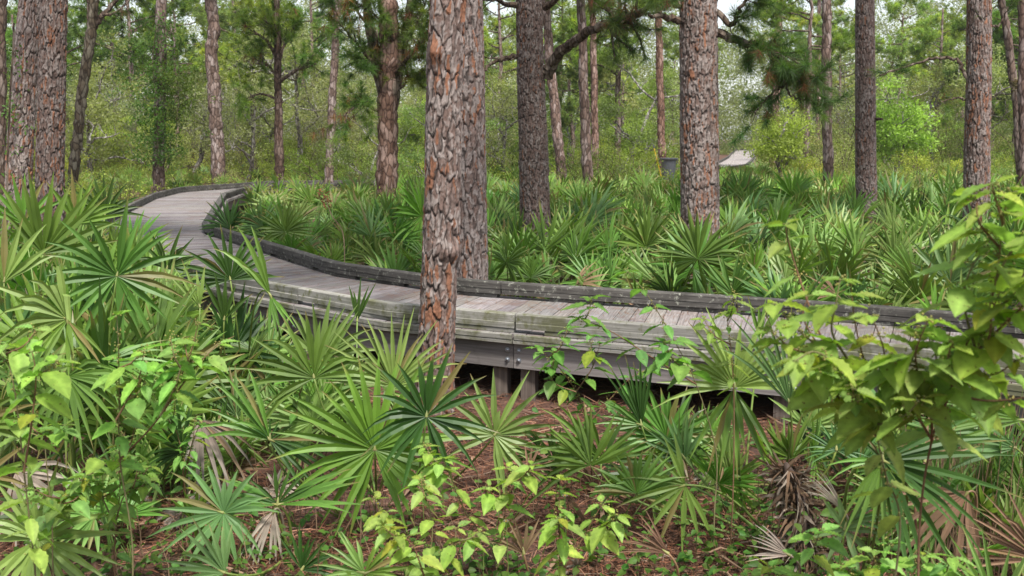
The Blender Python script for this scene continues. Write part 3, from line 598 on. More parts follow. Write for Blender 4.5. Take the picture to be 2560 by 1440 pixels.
# the big shrub at the right: two stems and the boughs they carry
A0, B0 = (2250, 1330), (2298, 1330)
shrub('tall lime green shrub at lower right hanging over the boardwalk with broad drooping leaves', [
    ([(2160, 1010), (2080, 900), (1990, 820), (1940, 760)], [3.1, 3.0, 2.95, 2.9], '', .3), ([(2150, 980), (2060, 900), (1980, 870), (1930, 830)], [3.1, 3.0, 2.9, 2.85], '', .3),
    ([(2170, 1030), (2230, 960), (2280, 900), (2290, 830)], [3.1, 2.95, 2.85, 2.8], '', .3), ([(2120, 900), (2080, 830), (2090, 760), (2100, 700)], [3.0, 2.95, 2.9, 2.9], '', .3),
    ([(2170, 1050), (2200, 1060), (2260, 1040), (2300, 1000)], [3.1, 2.95, 2.85, 2.8], '', .2), ([(2150, 1000), (2110, 930), (2040, 880), (1990, 900)], [3.1, 2.9, 2.8, 2.75], '', .3),
    ([A0, (2215, 1190), (2190, 1090), (2150, 980), (2120, 900)], [3.3, 3.25, 3.2, 3.1, 3.0], 'root', .6),
    ([(2190, 1090), (2130, 1000), (2070, 900), (2010, 800), (2020, 740)], [3.2, 3.15, 3.1, 3.1, 3.1], '', .45),
    ([(2130, 1000), (2060, 860), (2000, 700), (1968, 590), (1966, 560)], [3.15, 3.2, 3.3, 3.3, 3.3], '', .72),
    ([(2190, 1090), (2170, 950), (2140, 820), (2130, 740)], [3.2, 3.1, 3.0, 3.0], '', .5),
    ([(2190, 1090), (2210, 980), (2210, 880), (2180, 790)], [3.2, 3.0, 2.9, 2.85], '', .4),
    ([(2180, 1060), (2120, 1010), (2070, 970), (2050, 930)], [3.2, 3.1, 3.0, 2.9], '', .3),
    ([(2190, 1090), (2170, 1040), (2140, 1000), (2130, 970)], [3.2, 3.0, 2.9, 2.8], '', .2)], .125, 201, LIME, group=G_SH, side=0, density=.8)
shrub('lime green shrub at the right edge with a dark red stem rising highest', [
    ([(2340, 1050), (2300, 950), (2290, 880), (2320, 800)], [3.0, 2.9, 2.8, 2.75], '', .3), ([(2380, 980), (2450, 1000), (2520, 1000), (2580, 990)], [2.9, 2.8, 2.75, 2.7], '', .2),
    ([(2420, 900), (2470, 850), (2480, 780), (2500, 730)], [2.9, 2.8, 2.75, 2.7], '', .3), ([(2470, 780), (2530, 740), (2580, 640), (2600, 600)], [2.8, 2.7, 2.65, 2.6], '', .3),
    ([(2360, 1020), (2380, 960), (2370, 900), (2380, 860)], [2.95, 2.85, 2.8, 2.75], '', .2), ([(2500, 620), (2450, 560), (2440, 500)], [2.8, 2.7, 2.7], '', .3),
    ([B0, (2330, 1100), (2380, 980), (2440, 880), (2490, 700), (2508, 540), (2530, 480)], [3.2, 3.1, 3.0, 2.9, 2.8, 2.75, 2.75], 'root', .62),
    ([(2330, 1100), (2330, 1000), (2340, 900), (2330, 850)], [3.1, 3.0, 2.9, 2.85], '', .3),
    ([(2380, 980), (2400, 900), (2430, 830), (2440, 790)], [3.0, 2.95, 2.9, 2.9], '', .3),
    ([(2330, 1100), (2270, 1000), (2240, 930), (2230, 890)], [3.1, 3.0, 2.9, 2.85], '', .3),
    ([(2380, 980), (2440, 950), (2500, 930), (2540, 900)], [3.0, 2.9, 2.85, 2.8], '', .3),
    ([(2440, 880), (2500, 820), (2560, 760), (2590, 700)], [2.9, 2.8, 2.7, 2.65], '', .3),
    ([(2490, 700), (2520, 640), (2560, 600), (2600, 540)], [2.8, 2.75, 2.7, 2.65], '', .2),
    ([(2440, 880), (2410, 760), (2420, 690), (2460, 620)], [2.9, 2.85, 2.8, 2.8], '', .5),
    ([(2508, 560), (2490, 500), (2480, 460)], [2.75, 2.72, 2.7], '', .4)], .135, 202, LIME, group=G_SH, side=0, density=.8)
shrub('sparse lime green shoot with drooping leaves arching up over the boardwalk curb right of centre', [
    ([(1790, 1130), (1740, 960), (1690, 860), (1620, 740), (1570, 680)], [5.2, 5.1, 5., 4.9, 4.9], 'root', .62),
    ([(1740, 960), (1640, 900), (1530, 830), (1450, 795)], [5.1, 5., 4.9, 4.9], '', .55)], .13, 203, MIDG, side=1, group=G_SH, spacing=.09)
shrub('small lime sprig standing upright before the boardwalk left of the tall lower right shrub', [([(1835, 1010), (1828, 880), (1816, 785)], 5.2, 'root', .7)], .085, 204, YELG, group=G_SH)
shrub('leafy green sprig at the joint of the boardwalk joist, hanging over the dark gap', [([(1480, 1100), (1440, 980), (1380, 900), (1340, 870)], [6.3, 6.2, 6.1, 6.0], 'root', .4), ([(1440, 980), (1480, 920), (1500, 860)], 6.1, '', .3), ([(1440, 980), (1390, 960), (1370, 930)], 6.0, '', .3), ([(1470, 1060), (1560, 960), (1600, 930)], 6.1, '', .3)], .11, 205, MIDG, side=1, group=G_SH)
shrub('lime green shrub cut by the left edge with large hanging leaves', [([(60, 1180), (40, 1000), (20, 900), (10, 860)], 3.9, 'root', .45), ([(60, 1180), (80, 1050), (90, 940), (80, 880)], 3.8, '', .5)], .14, 206, LIME, side=1, density=0.7, group=G_SH)
shrub('lime green shrub at left with two leafy tops below the large palmetto fan', [
    ([(300, 1150), (298, 980), (296, 860), (292, 790)], [4.4, 4.3, 4.2, 4.2], 'root', .55), ([(290, 1050), (345, 950), (360, 880)], 4.2, '', .5),
    ([(300, 1150), (400, 1040), (470, 900), (495, 810)], [4.4, 4.3, 4.2, 4.2], '', .6), ([(400, 1040), (480, 930), (545, 860)], 4.2, '', .5), ([(400, 1040), (440, 960), (460, 880)], 4.1, '', .4)], .115, 207, LIME, side=1, density=0.6, group=G_SH)
shrub('green leafy sapling above the pine litter in the lower left corner', [
    ([(130, 1300), (120, 1200), (112, 1110), (110, 1080)], 4.7, 'root', .35), ([(130, 1300), (180, 1220), (215, 1190)], 4.6, '', .3), ([(130, 1300), (150, 1260), (165, 1240)], 4.5, '', .2)], .105, 208, MIDG, False, density=0.85, group=G_SH)
shrub('green leafy sapling with many small leaves beside the left corner one, over dead fronds', [
    ([(290, 1320), (300, 1230), (300, 1160), (320, 1110)], 4.8, 'root', .35), ([(290, 1320), (250, 1230), (230, 1180)], 4.7, '', .3), ([(300, 1230), (345, 1190), (350, 1160)], 4.7, '', .2), ([(290, 1300), (310, 1240), (340, 1220)], 4.6, '', .2)], .085, 209, MIDG, False, density=0.85, group=G_SH)
shrub('low light green shrub at bottom centre left, widest of the three bottom centre shrubs', [
    ([(1060, 1440), (1010, 1370), (960, 1300), (935, 1250)], 4.5, 'root', .35), ([(1060, 1440), (1080, 1350), (1075, 1280), (1060, 1230)], 4.6, '', .35), ([(1060, 1440), (1130, 1370), (1140, 1320)], 4.4, '', .25), ([(1060, 1440), (1040, 1380), (1020, 1340)], 4.3, '', .2)], .1, 210, YELG, side=1, group=G_SH)
shrub('light green sprig behind the bottom centre shrub, its top leaves near the dead frond', [
    ([(1250, 1380), (1262, 1290), (1265, 1210), (1270, 1170)], 4.9, 'root', .4), ([(1250, 1380), (1170, 1290), (1130, 1200), (1110, 1150)], 4.9, '', .45)], .11, 211, LIME, group=G_SH)
shrub('upright light green shrub at bottom centre right with two leafy tops', [
    ([(1400, 1440), (1400, 1350), (1398, 1270), (1400, 1200)], 4.4, 'root', .35), ([(1400, 1440), (1460, 1340), (1505, 1260)], 4.5, '', .4)], .115, 212, LIME, side=1, group=G_SH)
shrub('low bright shrub on the bottom edge under the withered palmetto stump', [([(1960, 1560), (1990, 1470), (2000, 1390)], 3.6, 'root', .3), ([(1960, 1560), (1880, 1480), (1870, 1440)], 3.6, '', .3)], .11, 213, YELG, group=G_SH)
shrub('bright leafy sprig on the bottom edge right of the withered palmetto stump', [([(2240, 1560), (2235, 1450), (2225, 1360)], 3.7, 'root', .4), ([(2240, 1560), (2170, 1480), (2150, 1430)], 3.7, '', .3), ([(2240, 1560), (2330, 1480), (2350, 1440)], 3.7, '', .3)], .11, 214, YELG, group=G_SH)
shrub('small pale green sprig in front of the boardwalk joist left of the centre pines', [([(740, 1010), (735, 930), (725, 880)], 6.4, 'root', .3), ([(740, 1010), (770, 930), (790, 900)], 6.4, '', .3)], .08, 215, MIDG, False, group=G_SH)
shrub('small spreading green sprig over brown dead fronds left of centre', [([(460, 1200), (450, 1110), (430, 1050)], 5.6, 'root', .3), ([(460, 1200), (480, 1110), (500, 1060)], 5.6, '', .3)], .075, 216, MIDG, False, group=G_SH)

# ------------------------------------------------------------------ palmetto fans
def fan(R, n, spread, rg, lift=.12, droop=.15, fold=.7, tj=.38, cb=(.05, .12, .025), ct=(.085, .17, .04), down=(0, 0, -1), st=(.02, .22, .36, .55, .78, 1.), side=.78, wmul=1., jit=.06):
    mb = MB(); sp = R_(spread); dth = sp / n; down = np.asarray(down, float); st = np.array(st); m_ = len(st)
    for i in range(n):
        th = -sp / 2 + dth * (i + .5) + rg.uniform(-1, 1) * dth * .3; f = abs(th) / (math.pi)
        if rg.random() < .05: continue
        bent = rg.random() < .12
        Ls = R * (1 - (1 - side) * min(1, f * 1.3) ** 1.5) * rg.uniform(1 - jit * 2.5, 1 + jit) * (rg.uniform(.55, .9) if rg.random() < .07 else 1)
        wm = tj * R * math.tan(dth / 2) * wmul * 1.05; wm = min(wm, .0225 * R / .5 * wmul)
        hw = np.where(st <= tj, wm * (st / tj), wm * np.maximum(1 - ((st - tj) / (1 - tj)) ** 1.35, .0)); hw[0] = .002; hw[-1] = .0008
        d = np.array([math.sin(th), math.cos(th), 0]); pr = np.array([math.cos(th), -math.sin(th), 0]); nz = np.array([0, 0, 1.])
        lf = lift * rg.uniform(-.2, 2.2); dr = droop * rg.uniform(.3, 1.7) * (1 + f * .6) * (2.6 if bent else 1)
        tw = rg.uniform(-.5, .5)
        ctr = np.outer(st * Ls, d) + np.outer(st * Ls * lf, nz) + np.outer(dr * R * np.maximum(st - .3, 0) ** 2 * 1.6, down)
        hn = hw * fold * np.sign((i % 2) - .5 if False else 1)
        cx = np.outer(np.cos(tw * st), np.ones(3)) * pr + np.outer(np.sin(tw * st), np.ones(3)) * nz
        Lf = ctr - cx * hw[:, None] + np.outer(hn, nz); Rf = ctr + cx * hw[:, None] + np.outer(hn, nz)
        V = np.stack([Lf, ctr, Rf], 1).reshape(-1, 3); k = np.arange(m_ - 1) * 3
        q = np.concatenate([np.stack([k, k + 1, k + 4, k + 3], 1), np.stack([k + 1, k + 2, k + 5, k + 4], 1)])
        tone = rg.uniform(.82, 1.18); cc = (np.outer(1 - st, cb) + np.outer(st, ct)) * tone
        if rg.random() < .45: cc[-1] = (.25, .18, .08)
        if rg.random() < .035: cc = cc * .3 + np.array([.22, .15, .07]) * .7
        mb.add(V, q, None, np.repeat(cc, 3, 0))
    return mb
TONES = {'n': ((.082, .168, .022), (.155, .27, .058)), 'l': ((.15, .255, .055), (.23, .345, .11)), 'd': ((.03, .07, .012), (.06, .12, .026)), 'b': ((.1, .215, .022), (.16, .31, .052)),  # d tone: shade of under-lit fans put into the blade colour
         'y': ((.15, .2, .03), (.21, .24, .06)), 'x': ((.15, .09, .055), (.27, .18, .12)), 'g': ((.24, .19, .16), (.34, .31, .28)), 's': ((.09, .18, .06), (.14, .25, .09))}
def placed_fan(root, g, px, py, Y, Rp, ang, spread, tone='n', n=None, tx=0, ty=0, lift=.12, droop=.12, fold=.55, seed=0, name='frond', base=None, wmul=1., mat=None, pet=True):
    rg = np.random.default_rng(900 + seed); R = Rp * Y / FPX; h = at(px, py, Y) ; r = norm(ray(px, py))
    a = R_(ang); ax = RT * math.cos(a) + UP * math.sin(a); nm = norm(-r + RT * math.tan(R_(tx)) + UP * math.tan(R_(ty)))
    M = frame_from(ax, nm); cb, ct = TONES[tone]
    n = n or max(5, int(spread / 12.5)); mb = fan(R, n, spread, rg, lift, droop, fold, cb=cb, ct=ct, down=M.T @ np.array([0, 0, -1.]), wmul=wmul)
    v = mb.arrays()[0] @ M.T
    mb2 = MB(); T4 = np.eye(4); T4[:3, :3] = M; mb2.addmb(mb, T4)
    o = obj(name, mb2, mat or (M_DEAD if tone in 'xg' else M_PALM), root, loc=h - g)
    if not pet: return o
    b = (np.array(base) if base is not None else g) - h
    ctl = -ax * np.linalg.norm(b) * .45 * .6 + b * .15
    t = np.linspace(0, 1, 12)[:, None]; P = (1 - t) ** 2 * b + 2 * t * (1 - t) * ctl + t * t * np.zeros(3)
    pm = MB(); tube(pm, P, np.linspace(.008, .0048, 12), 6, {'x': (.25, .16, .09), 'g': (.25, .2, .16)}.get(tone, (.14, .2, .045)))
    tube(pm, [np.zeros(3), M[:, 1] * .035 + M[:, 2] * .004], [.009, .003], 6, (.2, .21, .07))
    obj('petiole', pm, M_STALK, o, smooth=True)
    return o
def gpt(px, Y): x = xat(px, Y); return np.array([x, Y, float(ground_h(x, Y)) - .03])
G_PF = 'foreground saw palmettos'
FG = [
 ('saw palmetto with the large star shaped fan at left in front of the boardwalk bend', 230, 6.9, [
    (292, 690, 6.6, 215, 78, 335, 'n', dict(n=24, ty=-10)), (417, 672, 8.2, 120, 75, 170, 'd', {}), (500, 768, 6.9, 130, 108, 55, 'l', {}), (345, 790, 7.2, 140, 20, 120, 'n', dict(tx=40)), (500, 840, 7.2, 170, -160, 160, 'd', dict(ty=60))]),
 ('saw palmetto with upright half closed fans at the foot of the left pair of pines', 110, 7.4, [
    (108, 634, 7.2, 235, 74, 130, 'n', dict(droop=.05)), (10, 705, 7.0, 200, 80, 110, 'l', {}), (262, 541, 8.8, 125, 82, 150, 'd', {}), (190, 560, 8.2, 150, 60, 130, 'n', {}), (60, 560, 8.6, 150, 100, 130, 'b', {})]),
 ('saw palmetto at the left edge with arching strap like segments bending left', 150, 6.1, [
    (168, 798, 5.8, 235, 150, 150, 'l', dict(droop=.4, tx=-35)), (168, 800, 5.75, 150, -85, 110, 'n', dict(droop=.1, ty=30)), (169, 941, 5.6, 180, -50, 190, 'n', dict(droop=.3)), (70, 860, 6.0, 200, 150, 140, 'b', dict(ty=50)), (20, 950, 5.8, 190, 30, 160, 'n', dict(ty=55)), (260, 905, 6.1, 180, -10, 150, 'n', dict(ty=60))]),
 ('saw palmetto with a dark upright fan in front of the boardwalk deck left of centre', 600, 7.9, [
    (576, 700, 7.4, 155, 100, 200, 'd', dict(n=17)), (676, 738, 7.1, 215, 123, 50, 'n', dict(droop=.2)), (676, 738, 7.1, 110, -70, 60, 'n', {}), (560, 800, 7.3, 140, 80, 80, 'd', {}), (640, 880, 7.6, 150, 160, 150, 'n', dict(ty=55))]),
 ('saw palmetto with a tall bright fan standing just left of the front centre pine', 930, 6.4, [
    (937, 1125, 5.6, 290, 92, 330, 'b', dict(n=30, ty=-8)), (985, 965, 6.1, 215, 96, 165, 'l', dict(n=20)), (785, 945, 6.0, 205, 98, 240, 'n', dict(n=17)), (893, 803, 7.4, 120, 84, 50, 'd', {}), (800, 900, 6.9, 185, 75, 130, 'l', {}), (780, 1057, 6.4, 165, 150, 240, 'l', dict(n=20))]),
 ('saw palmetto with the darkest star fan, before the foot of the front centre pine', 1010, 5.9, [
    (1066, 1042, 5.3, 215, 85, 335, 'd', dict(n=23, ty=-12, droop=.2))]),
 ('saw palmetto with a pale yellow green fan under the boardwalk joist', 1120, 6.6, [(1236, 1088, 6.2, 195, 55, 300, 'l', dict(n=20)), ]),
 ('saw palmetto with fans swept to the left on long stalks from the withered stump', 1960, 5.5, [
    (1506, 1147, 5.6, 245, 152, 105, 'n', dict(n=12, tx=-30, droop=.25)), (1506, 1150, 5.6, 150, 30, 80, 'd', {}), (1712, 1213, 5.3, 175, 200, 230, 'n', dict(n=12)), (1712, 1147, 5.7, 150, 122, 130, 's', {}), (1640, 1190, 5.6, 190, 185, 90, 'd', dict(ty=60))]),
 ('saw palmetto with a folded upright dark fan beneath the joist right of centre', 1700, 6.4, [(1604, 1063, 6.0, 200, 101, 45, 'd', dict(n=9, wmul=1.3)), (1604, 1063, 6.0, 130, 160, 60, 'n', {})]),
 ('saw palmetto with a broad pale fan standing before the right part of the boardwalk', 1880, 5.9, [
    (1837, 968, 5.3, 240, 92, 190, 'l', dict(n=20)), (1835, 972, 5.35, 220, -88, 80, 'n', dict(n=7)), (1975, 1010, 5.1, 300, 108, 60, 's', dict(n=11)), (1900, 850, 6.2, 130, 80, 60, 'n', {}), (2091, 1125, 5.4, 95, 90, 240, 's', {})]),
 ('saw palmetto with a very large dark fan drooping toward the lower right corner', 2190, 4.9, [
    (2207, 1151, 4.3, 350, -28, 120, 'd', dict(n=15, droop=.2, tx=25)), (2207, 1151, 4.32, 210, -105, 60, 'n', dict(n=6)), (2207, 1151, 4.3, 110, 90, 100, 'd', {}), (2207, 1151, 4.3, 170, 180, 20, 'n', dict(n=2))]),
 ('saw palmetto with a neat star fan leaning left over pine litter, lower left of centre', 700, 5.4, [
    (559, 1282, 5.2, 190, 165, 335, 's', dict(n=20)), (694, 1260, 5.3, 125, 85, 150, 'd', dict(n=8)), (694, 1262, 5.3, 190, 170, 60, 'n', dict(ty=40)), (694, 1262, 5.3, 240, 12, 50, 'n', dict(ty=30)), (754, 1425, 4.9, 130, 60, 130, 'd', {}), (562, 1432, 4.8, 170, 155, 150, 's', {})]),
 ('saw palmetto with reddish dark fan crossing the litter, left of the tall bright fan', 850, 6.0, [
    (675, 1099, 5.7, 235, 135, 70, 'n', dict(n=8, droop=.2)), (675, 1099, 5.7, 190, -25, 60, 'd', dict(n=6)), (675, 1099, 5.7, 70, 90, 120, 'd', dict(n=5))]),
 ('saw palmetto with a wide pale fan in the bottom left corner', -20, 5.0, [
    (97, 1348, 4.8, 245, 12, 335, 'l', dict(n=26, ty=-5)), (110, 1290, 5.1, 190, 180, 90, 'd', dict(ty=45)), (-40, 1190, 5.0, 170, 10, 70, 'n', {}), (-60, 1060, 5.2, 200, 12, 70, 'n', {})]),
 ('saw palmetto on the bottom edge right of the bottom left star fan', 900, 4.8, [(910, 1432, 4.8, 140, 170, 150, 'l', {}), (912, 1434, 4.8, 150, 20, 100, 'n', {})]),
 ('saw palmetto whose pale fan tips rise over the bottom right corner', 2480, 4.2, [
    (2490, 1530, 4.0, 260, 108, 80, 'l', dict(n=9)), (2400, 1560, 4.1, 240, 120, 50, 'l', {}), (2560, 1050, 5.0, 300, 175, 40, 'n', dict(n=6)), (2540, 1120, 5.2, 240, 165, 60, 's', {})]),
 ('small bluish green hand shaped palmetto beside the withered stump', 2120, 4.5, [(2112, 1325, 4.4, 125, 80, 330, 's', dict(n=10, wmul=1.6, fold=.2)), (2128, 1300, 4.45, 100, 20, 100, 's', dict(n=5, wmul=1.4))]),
]
sd = 0
for lab, bx_, bY, fr in FG:
    g = gpt(bx_, bY); root = empty('saw_palmetto', g, lab, 'palmetto', G_PF)
    for f in fr:
        sd += 1; placed_fan(root, g, *f[:7], seed=sd, **f[7])
# dead fans
DEADS = [('orange tan dead palmetto fan standing upright behind the shrub stems at right', 2400, 4.8, (2312, 1155, 4.7, 150, 52, 70, 'x', dict(n=9))),
 ('large tan dead palmetto fan sprawling in the lower right corner', 2620, 4.6, (2600, 1400, 4.4, 270, 150, 70, 'x', dict(n=13, droop=.1))),
 ('dead tan palmetto fan fallen below the large dark fan at right', 2440, 4.8, (2420, 1230, 4.6, 230, -130, 110, 'x', dict(n=9))),
 ('closed silvery brown dead fan hanging on the withered stump', 2130, 4.7, (2114, 1283, 4.5, 165, 128, 28, 'g', dict(n=9))),
 ('grey dead fan lying at the left foot of the withered stump', 2000, 4.9, (1975, 1388, 4.6, 130, 155, 60, 'g', dict(n=9))),
 ('brown dead fan flat on the litter between the bottom centre shrub and the stump', 1700, 4.9, (1671, 1384, 4.7, 150, 145, 60, 'x', dict(n=10))),
 ('small curled tan dead fan on the litter under the pale yellow green palmetto', 1250, 5.9, (1322, 1176, 5.7, 80, 30, 150, 'x', dict(n=10))),
 ('brown dead fan on the bottom edge behind the upright centre right shrub', 1330, 5.0, (1310, 1385, 4.9, 120, 100, 120, 'x', dict(n=9))),
 ('bleached dead fan with strips hanging down, below the small dark fan left of centre', 690, 5.4, (686, 1275, 5.25, 150, -112, 70, 'g', dict(n=8, droop=.3))),
 ('grey brown dead fan drooping in the thicket left of centre below the boardwalk', 560, 5.9, (500, 1050, 5.8, 190, -60, 110, 'g', dict(n=12, droop=.3))),
 ('tan dead fan under the palmettos at the left edge', 60, 5.9, (40, 1180, 5.6, 190, -40, 130, 'g', dict(n=12, droop=.3))),
 ('pale dead fan lying just behind the curb, right of the rear centre pine', 1520, 11.4, (1440, 712, 11.1, 95, 20, 110, 'x', dict(n=9, ty=50))),
 ('tan dead fan behind the curb between the wide grey pine and lime shrub', 2140, 10.6, (2090, 735, 10.4, 90, 160, 110, 'x', dict(n=9, ty=40)))]
for lab, bx_, bY, f in DEADS:
    g = gpt(bx_, bY); root = empty('dead_palmetto_frond', g, lab, 'dead frond', 'dead palmetto fronds'); sd += 1
    placed_fan(root, g, *f[:7], seed=sd, name='dead_blade', **f[7])
# the withered stump: fibrous leaning palmetto stem with old leaf boots
g = gpt(2030, 5.05); root = empty('palmetto_stump', g, 'dark fibrous palmetto stump wrapped in brown husks at lower right', 'stump'); rg = np.random.default_rng(4); root.scale = (.72, .72, .8)
sm = MB(); P = catmull([(.05, 0, -.05), (.02, 0, .25), (-.03, .02, .5), (-.1, .05, .7)], 6); tube(sm, P, np.interp(np.linspace(0, 1, len(P)), [0, .5, .85, 1], [.06, .085, .05, .012]), 14, (.07, .05, .04))
obj('stem', sm, M_BARK, root, smooth=True); hm = MB()
for k in range(700):
    t = rg.random(); i = int(t * (len(P) - 1)); az = rg.uniform(0, 6.28); o_ = np.array([math.cos(az), math.sin(az), 0]); r0 = .06
    a = P[i] + o_ * r0; d = norm(o_ * .5 + np.array([rg.normal() * .4, rg.normal() * .4, rg.uniform(-1.2, .9)])); l = rg.uniform(.08, .24); w = rg.uniform(.003, .014); s = norm(np.cross(d, o_)) * w
    c = np.array([(.12, .075, .05), (.07, .045, .032), (.2, .165, .14)][rg.integers(3)]) * rg.uniform(.7, 1.2)
    q1 = a + d * l * .5 + o_ * .03; q2 = a + d * l + np.array([0, 0, -.05]) * rg.random()
    hm.add([a - s, a + s, q1 - s * .8, q1 + s * .8, q2], [(0, 1, 3, 2)], [(2, 3, 4)], c)
obj('husks', hm, M_DEAD, root)

# random plants, built from shared frond meshes --------------------------------------
def frond_proto(seed, low=False, tone='n', lean=None):
    rg = np.random.default_rng(seed); lean = rg.uniform(12, 68) if lean is None else lean; R = rg.uniform(.5, .62); PL = rg.uniform(.45, .85)
    l1 = R_(lean); hub = np.array([0, math.sin(l1) * PL * .95, math.cos(l1 * .85) * PL]); la = l1 + R_(rg.uniform(-18, 12)); roll = R_(rg.uniform(-85, 85))
    ax = np.array([math.sin(roll * .3), math.sin(la), math.cos(la)]); nm = np.array([math.sin(roll) * 1.6, -math.cos(la) * math.cos(roll), math.sin(la) * math.cos(roll)])
    M = frame_from(ax, nm); sp = rg.choice([180, 220, 260, 310]); cb, ct = TONES[tone]
    mb = fan(R, int(sp / (11 if not low else 17)), sp, rg, lift=rg.uniform(.0, .2), droop=rg.uniform(.0, .15), cb=cb, ct=ct, down=M.T @ np.array([0, 0, -1.]),
             st=(.02, .46, .74, 1.) if not low else (.05, .46, 1.), tj=.46, wmul=1.05 if not low else 1.35, fold=.55 if not low else .2)
    out = MB(); T4 = np.eye(4); T4[:3, :3] = M; T4[:3, 3] = hub; out.addmb(mb, T4)
    t = np.linspace(0, 1, 5 if not low else 3)[:, None]; P = 2 * t * (1 - t) * np.array([0, hub[1] * .3, hub[2] * .65]) + t * t * hub
    tube(out, P, .006, 4 if not low else 3, (.13, .19, .045), cap=False)
    return out, hub[2] + R * .8
PROT = [frond_proto(300 + k, tone='nlbnldnlsnbdnlbn'[k % 16], lean=[10, 18, 25, 30, 38, 45, 52, 60, 15, 35, 48, 66, 22, 42, 57, 28][k % 16])[0] for k in range(32)]
PMESH = [p.mesh('frond') for p in PROT]
for me in PMESH: me.materials.append(M_PALM)
DPROT = [frond_proto(380 + k, tone='xg'[k % 2], lean=88 + 8 * k)[0].mesh('dead_frond') for k in range(4)]
for me in DPROT: me.materials.append(M_DEAD)
LANDM = [(-50, 'left edge'), (130, 'left pine pair'), (400, 'vine pine'), (545, 'bowed pine'), (695, 'round crowned pine'), (830, 'thin pine'), (970, 'forked pine'), (1140, 'centre pine pair'), (1335, 'limbed dark pine'), (1480, 'narrow twin pines'), (1650, 'bin'), (1750, 'wide grey pine'), (1940, 'pinkish pine'), (2068, 'slim brown pine'), (2165, 'ridged dark pine'), (2300, 'lime shrub top'), (2443, 'red right pine'), (2640, 'right edge')]
def zone(px):
    for (a, na), (b, nb) in zip(LANDM, LANDM[1:]):
        if px < b: return f'between {na} and {nb}'
    return 'beyond the right edge'
def plant(x, y, sc, seed, label, group, nf=None, detailed=True, leanrange=None):
    rg = np.random.default_rng(seed); z = float(ground_h(x, y)) - .03
    nf = nf or int(rg.integers(5, 9)); rz = rg.uniform(0, 6.28)
    if detailed:
        root = empty('saw_palmetto', (x, y, z), label, 'palmetto', group, rz); root.scale = (sc,) * 3
        for k in range(nf):
            o = bpy.data.objects.new('frond', PMESH[int(rg.integers(len(PMESH)))]); COL.objects.link(o); o.parent = root
            o.rotation_euler = (rg.normal() * .08, rg.normal() * .08, k * 2.4 + rg.uniform(-.4, .4)); s = rg.uniform(.75, 1.15); o.scale = (s, s, s)
        for k in range(2 if rg.random() < .6 else 0):
            o = bpy.data.objects.new('dead_frond', DPROT[int(rg.integers(4))]); COL.objects.link(o); o.parent = root; o.rotation_euler = (0, 0, rg.uniform(0, 6.28)); o.scale = (.8,) * 3
    return None
CURVEX = [-200, 0, 200, 330, 400, 460, 520, 600, 700, 850, 1050, 1200, 2700]
CURVEY = [430, 430, 450, 540, 610, 660, 720, 770, 800, 860, 900, 1050, 1050]
G_PB = 'saw palmettos in the thicket behind the boardwalk'; G_PFN = 'saw palmettos in front of the boardwalk on the left'
TREEB = [np.array(o.location[:2]) for o in COL.objects if o.name.startswith('pine_tree')]
placed = []
def ok(x, y, dmin): return all((x - a) ** 2 + (y - b) ** 2 > dmin ** 2 for a, b in placed)
def inner_side(x, y):                    # on the inner (back) side of the near walk?
    k = np.argmin(((WI - [x, y]) ** 2).sum(1)); return np.linalg.norm(WI[k] - [x, y]) < np.linalg.norm(WO[k] - [x, y])
cnt = 0; sd = 5000
for tries in range(9000):
    if cnt >= 185: break
    y = 10.2 + 13.5 * RND.random() ** .9; x = RND.uniform(-.5, .5) * y * 1.02
    if walk_dist(x, y) < 1.5 or not inner_side(x, y): continue
    if x < -6 and y > 18: continue
    if x < -3.0 and y > 13 and walk_dist(x, y) < 1.55: continue
    if min(np.linalg.norm(t - [x, y]) for t in TREEB) < .4: continue
    if not ok(x, y, .74 + .012 * y): continue
    # keep the view on to the wide pine's and curb's foot believable: shorter near the curb
    dd = walk_dist(x, y); px = proj((x, y, 0))[0]
    sc = RND.uniform(.85, 1.18) * (.85 if dd < 2.1 else 1)
    row = 'close behind the curb' if dd < 2.3 else ('mid thicket' if y < 16.5 else 'at thicket back')
    if row[0] == 'c' and px > 2000: sc *= .9
    sd += 1; plant(x, y, sc, sd, f'green palmetto {row}, {zone(px)}', G_PB); placed.append((x, y)); cnt += 1
cnt = 0
for tries in range(6000):
    if cnt >= 60: break
    y = RND.uniform(6.6, 15.5); px = RND.uniform(-150, 900); x = xat(px, y)
    if walk_dist(x, y) < 1.45 or inner_side(x, y) or not ok(x, y, .55): continue
    if min(np.linalg.norm(t - [x, y]) for t in TREEB) < .4: continue
    if px > 760 and y < 7: continue
    lim = min(np.interp(px + e, CURVEX, CURVEY) for e in (0,)); lim = max(np.interp(px + e, CURVEX, CURVEY) for e in (0, 80 * 8 / y))
    ztop = CAMZ - (lim - 340) / FPX * y; sc = min(1.05, ztop / 1.2) * RND.uniform(.9, 1.05)
    if sc < .38: continue
    sd += 1; plant(x, y, sc, sd, f'green palmetto {"at the foot of the deck" if y > 9 else "in left foreground thicket"}, {zone(px)}', G_PFN); placed.append((x, y)); cnt += 1
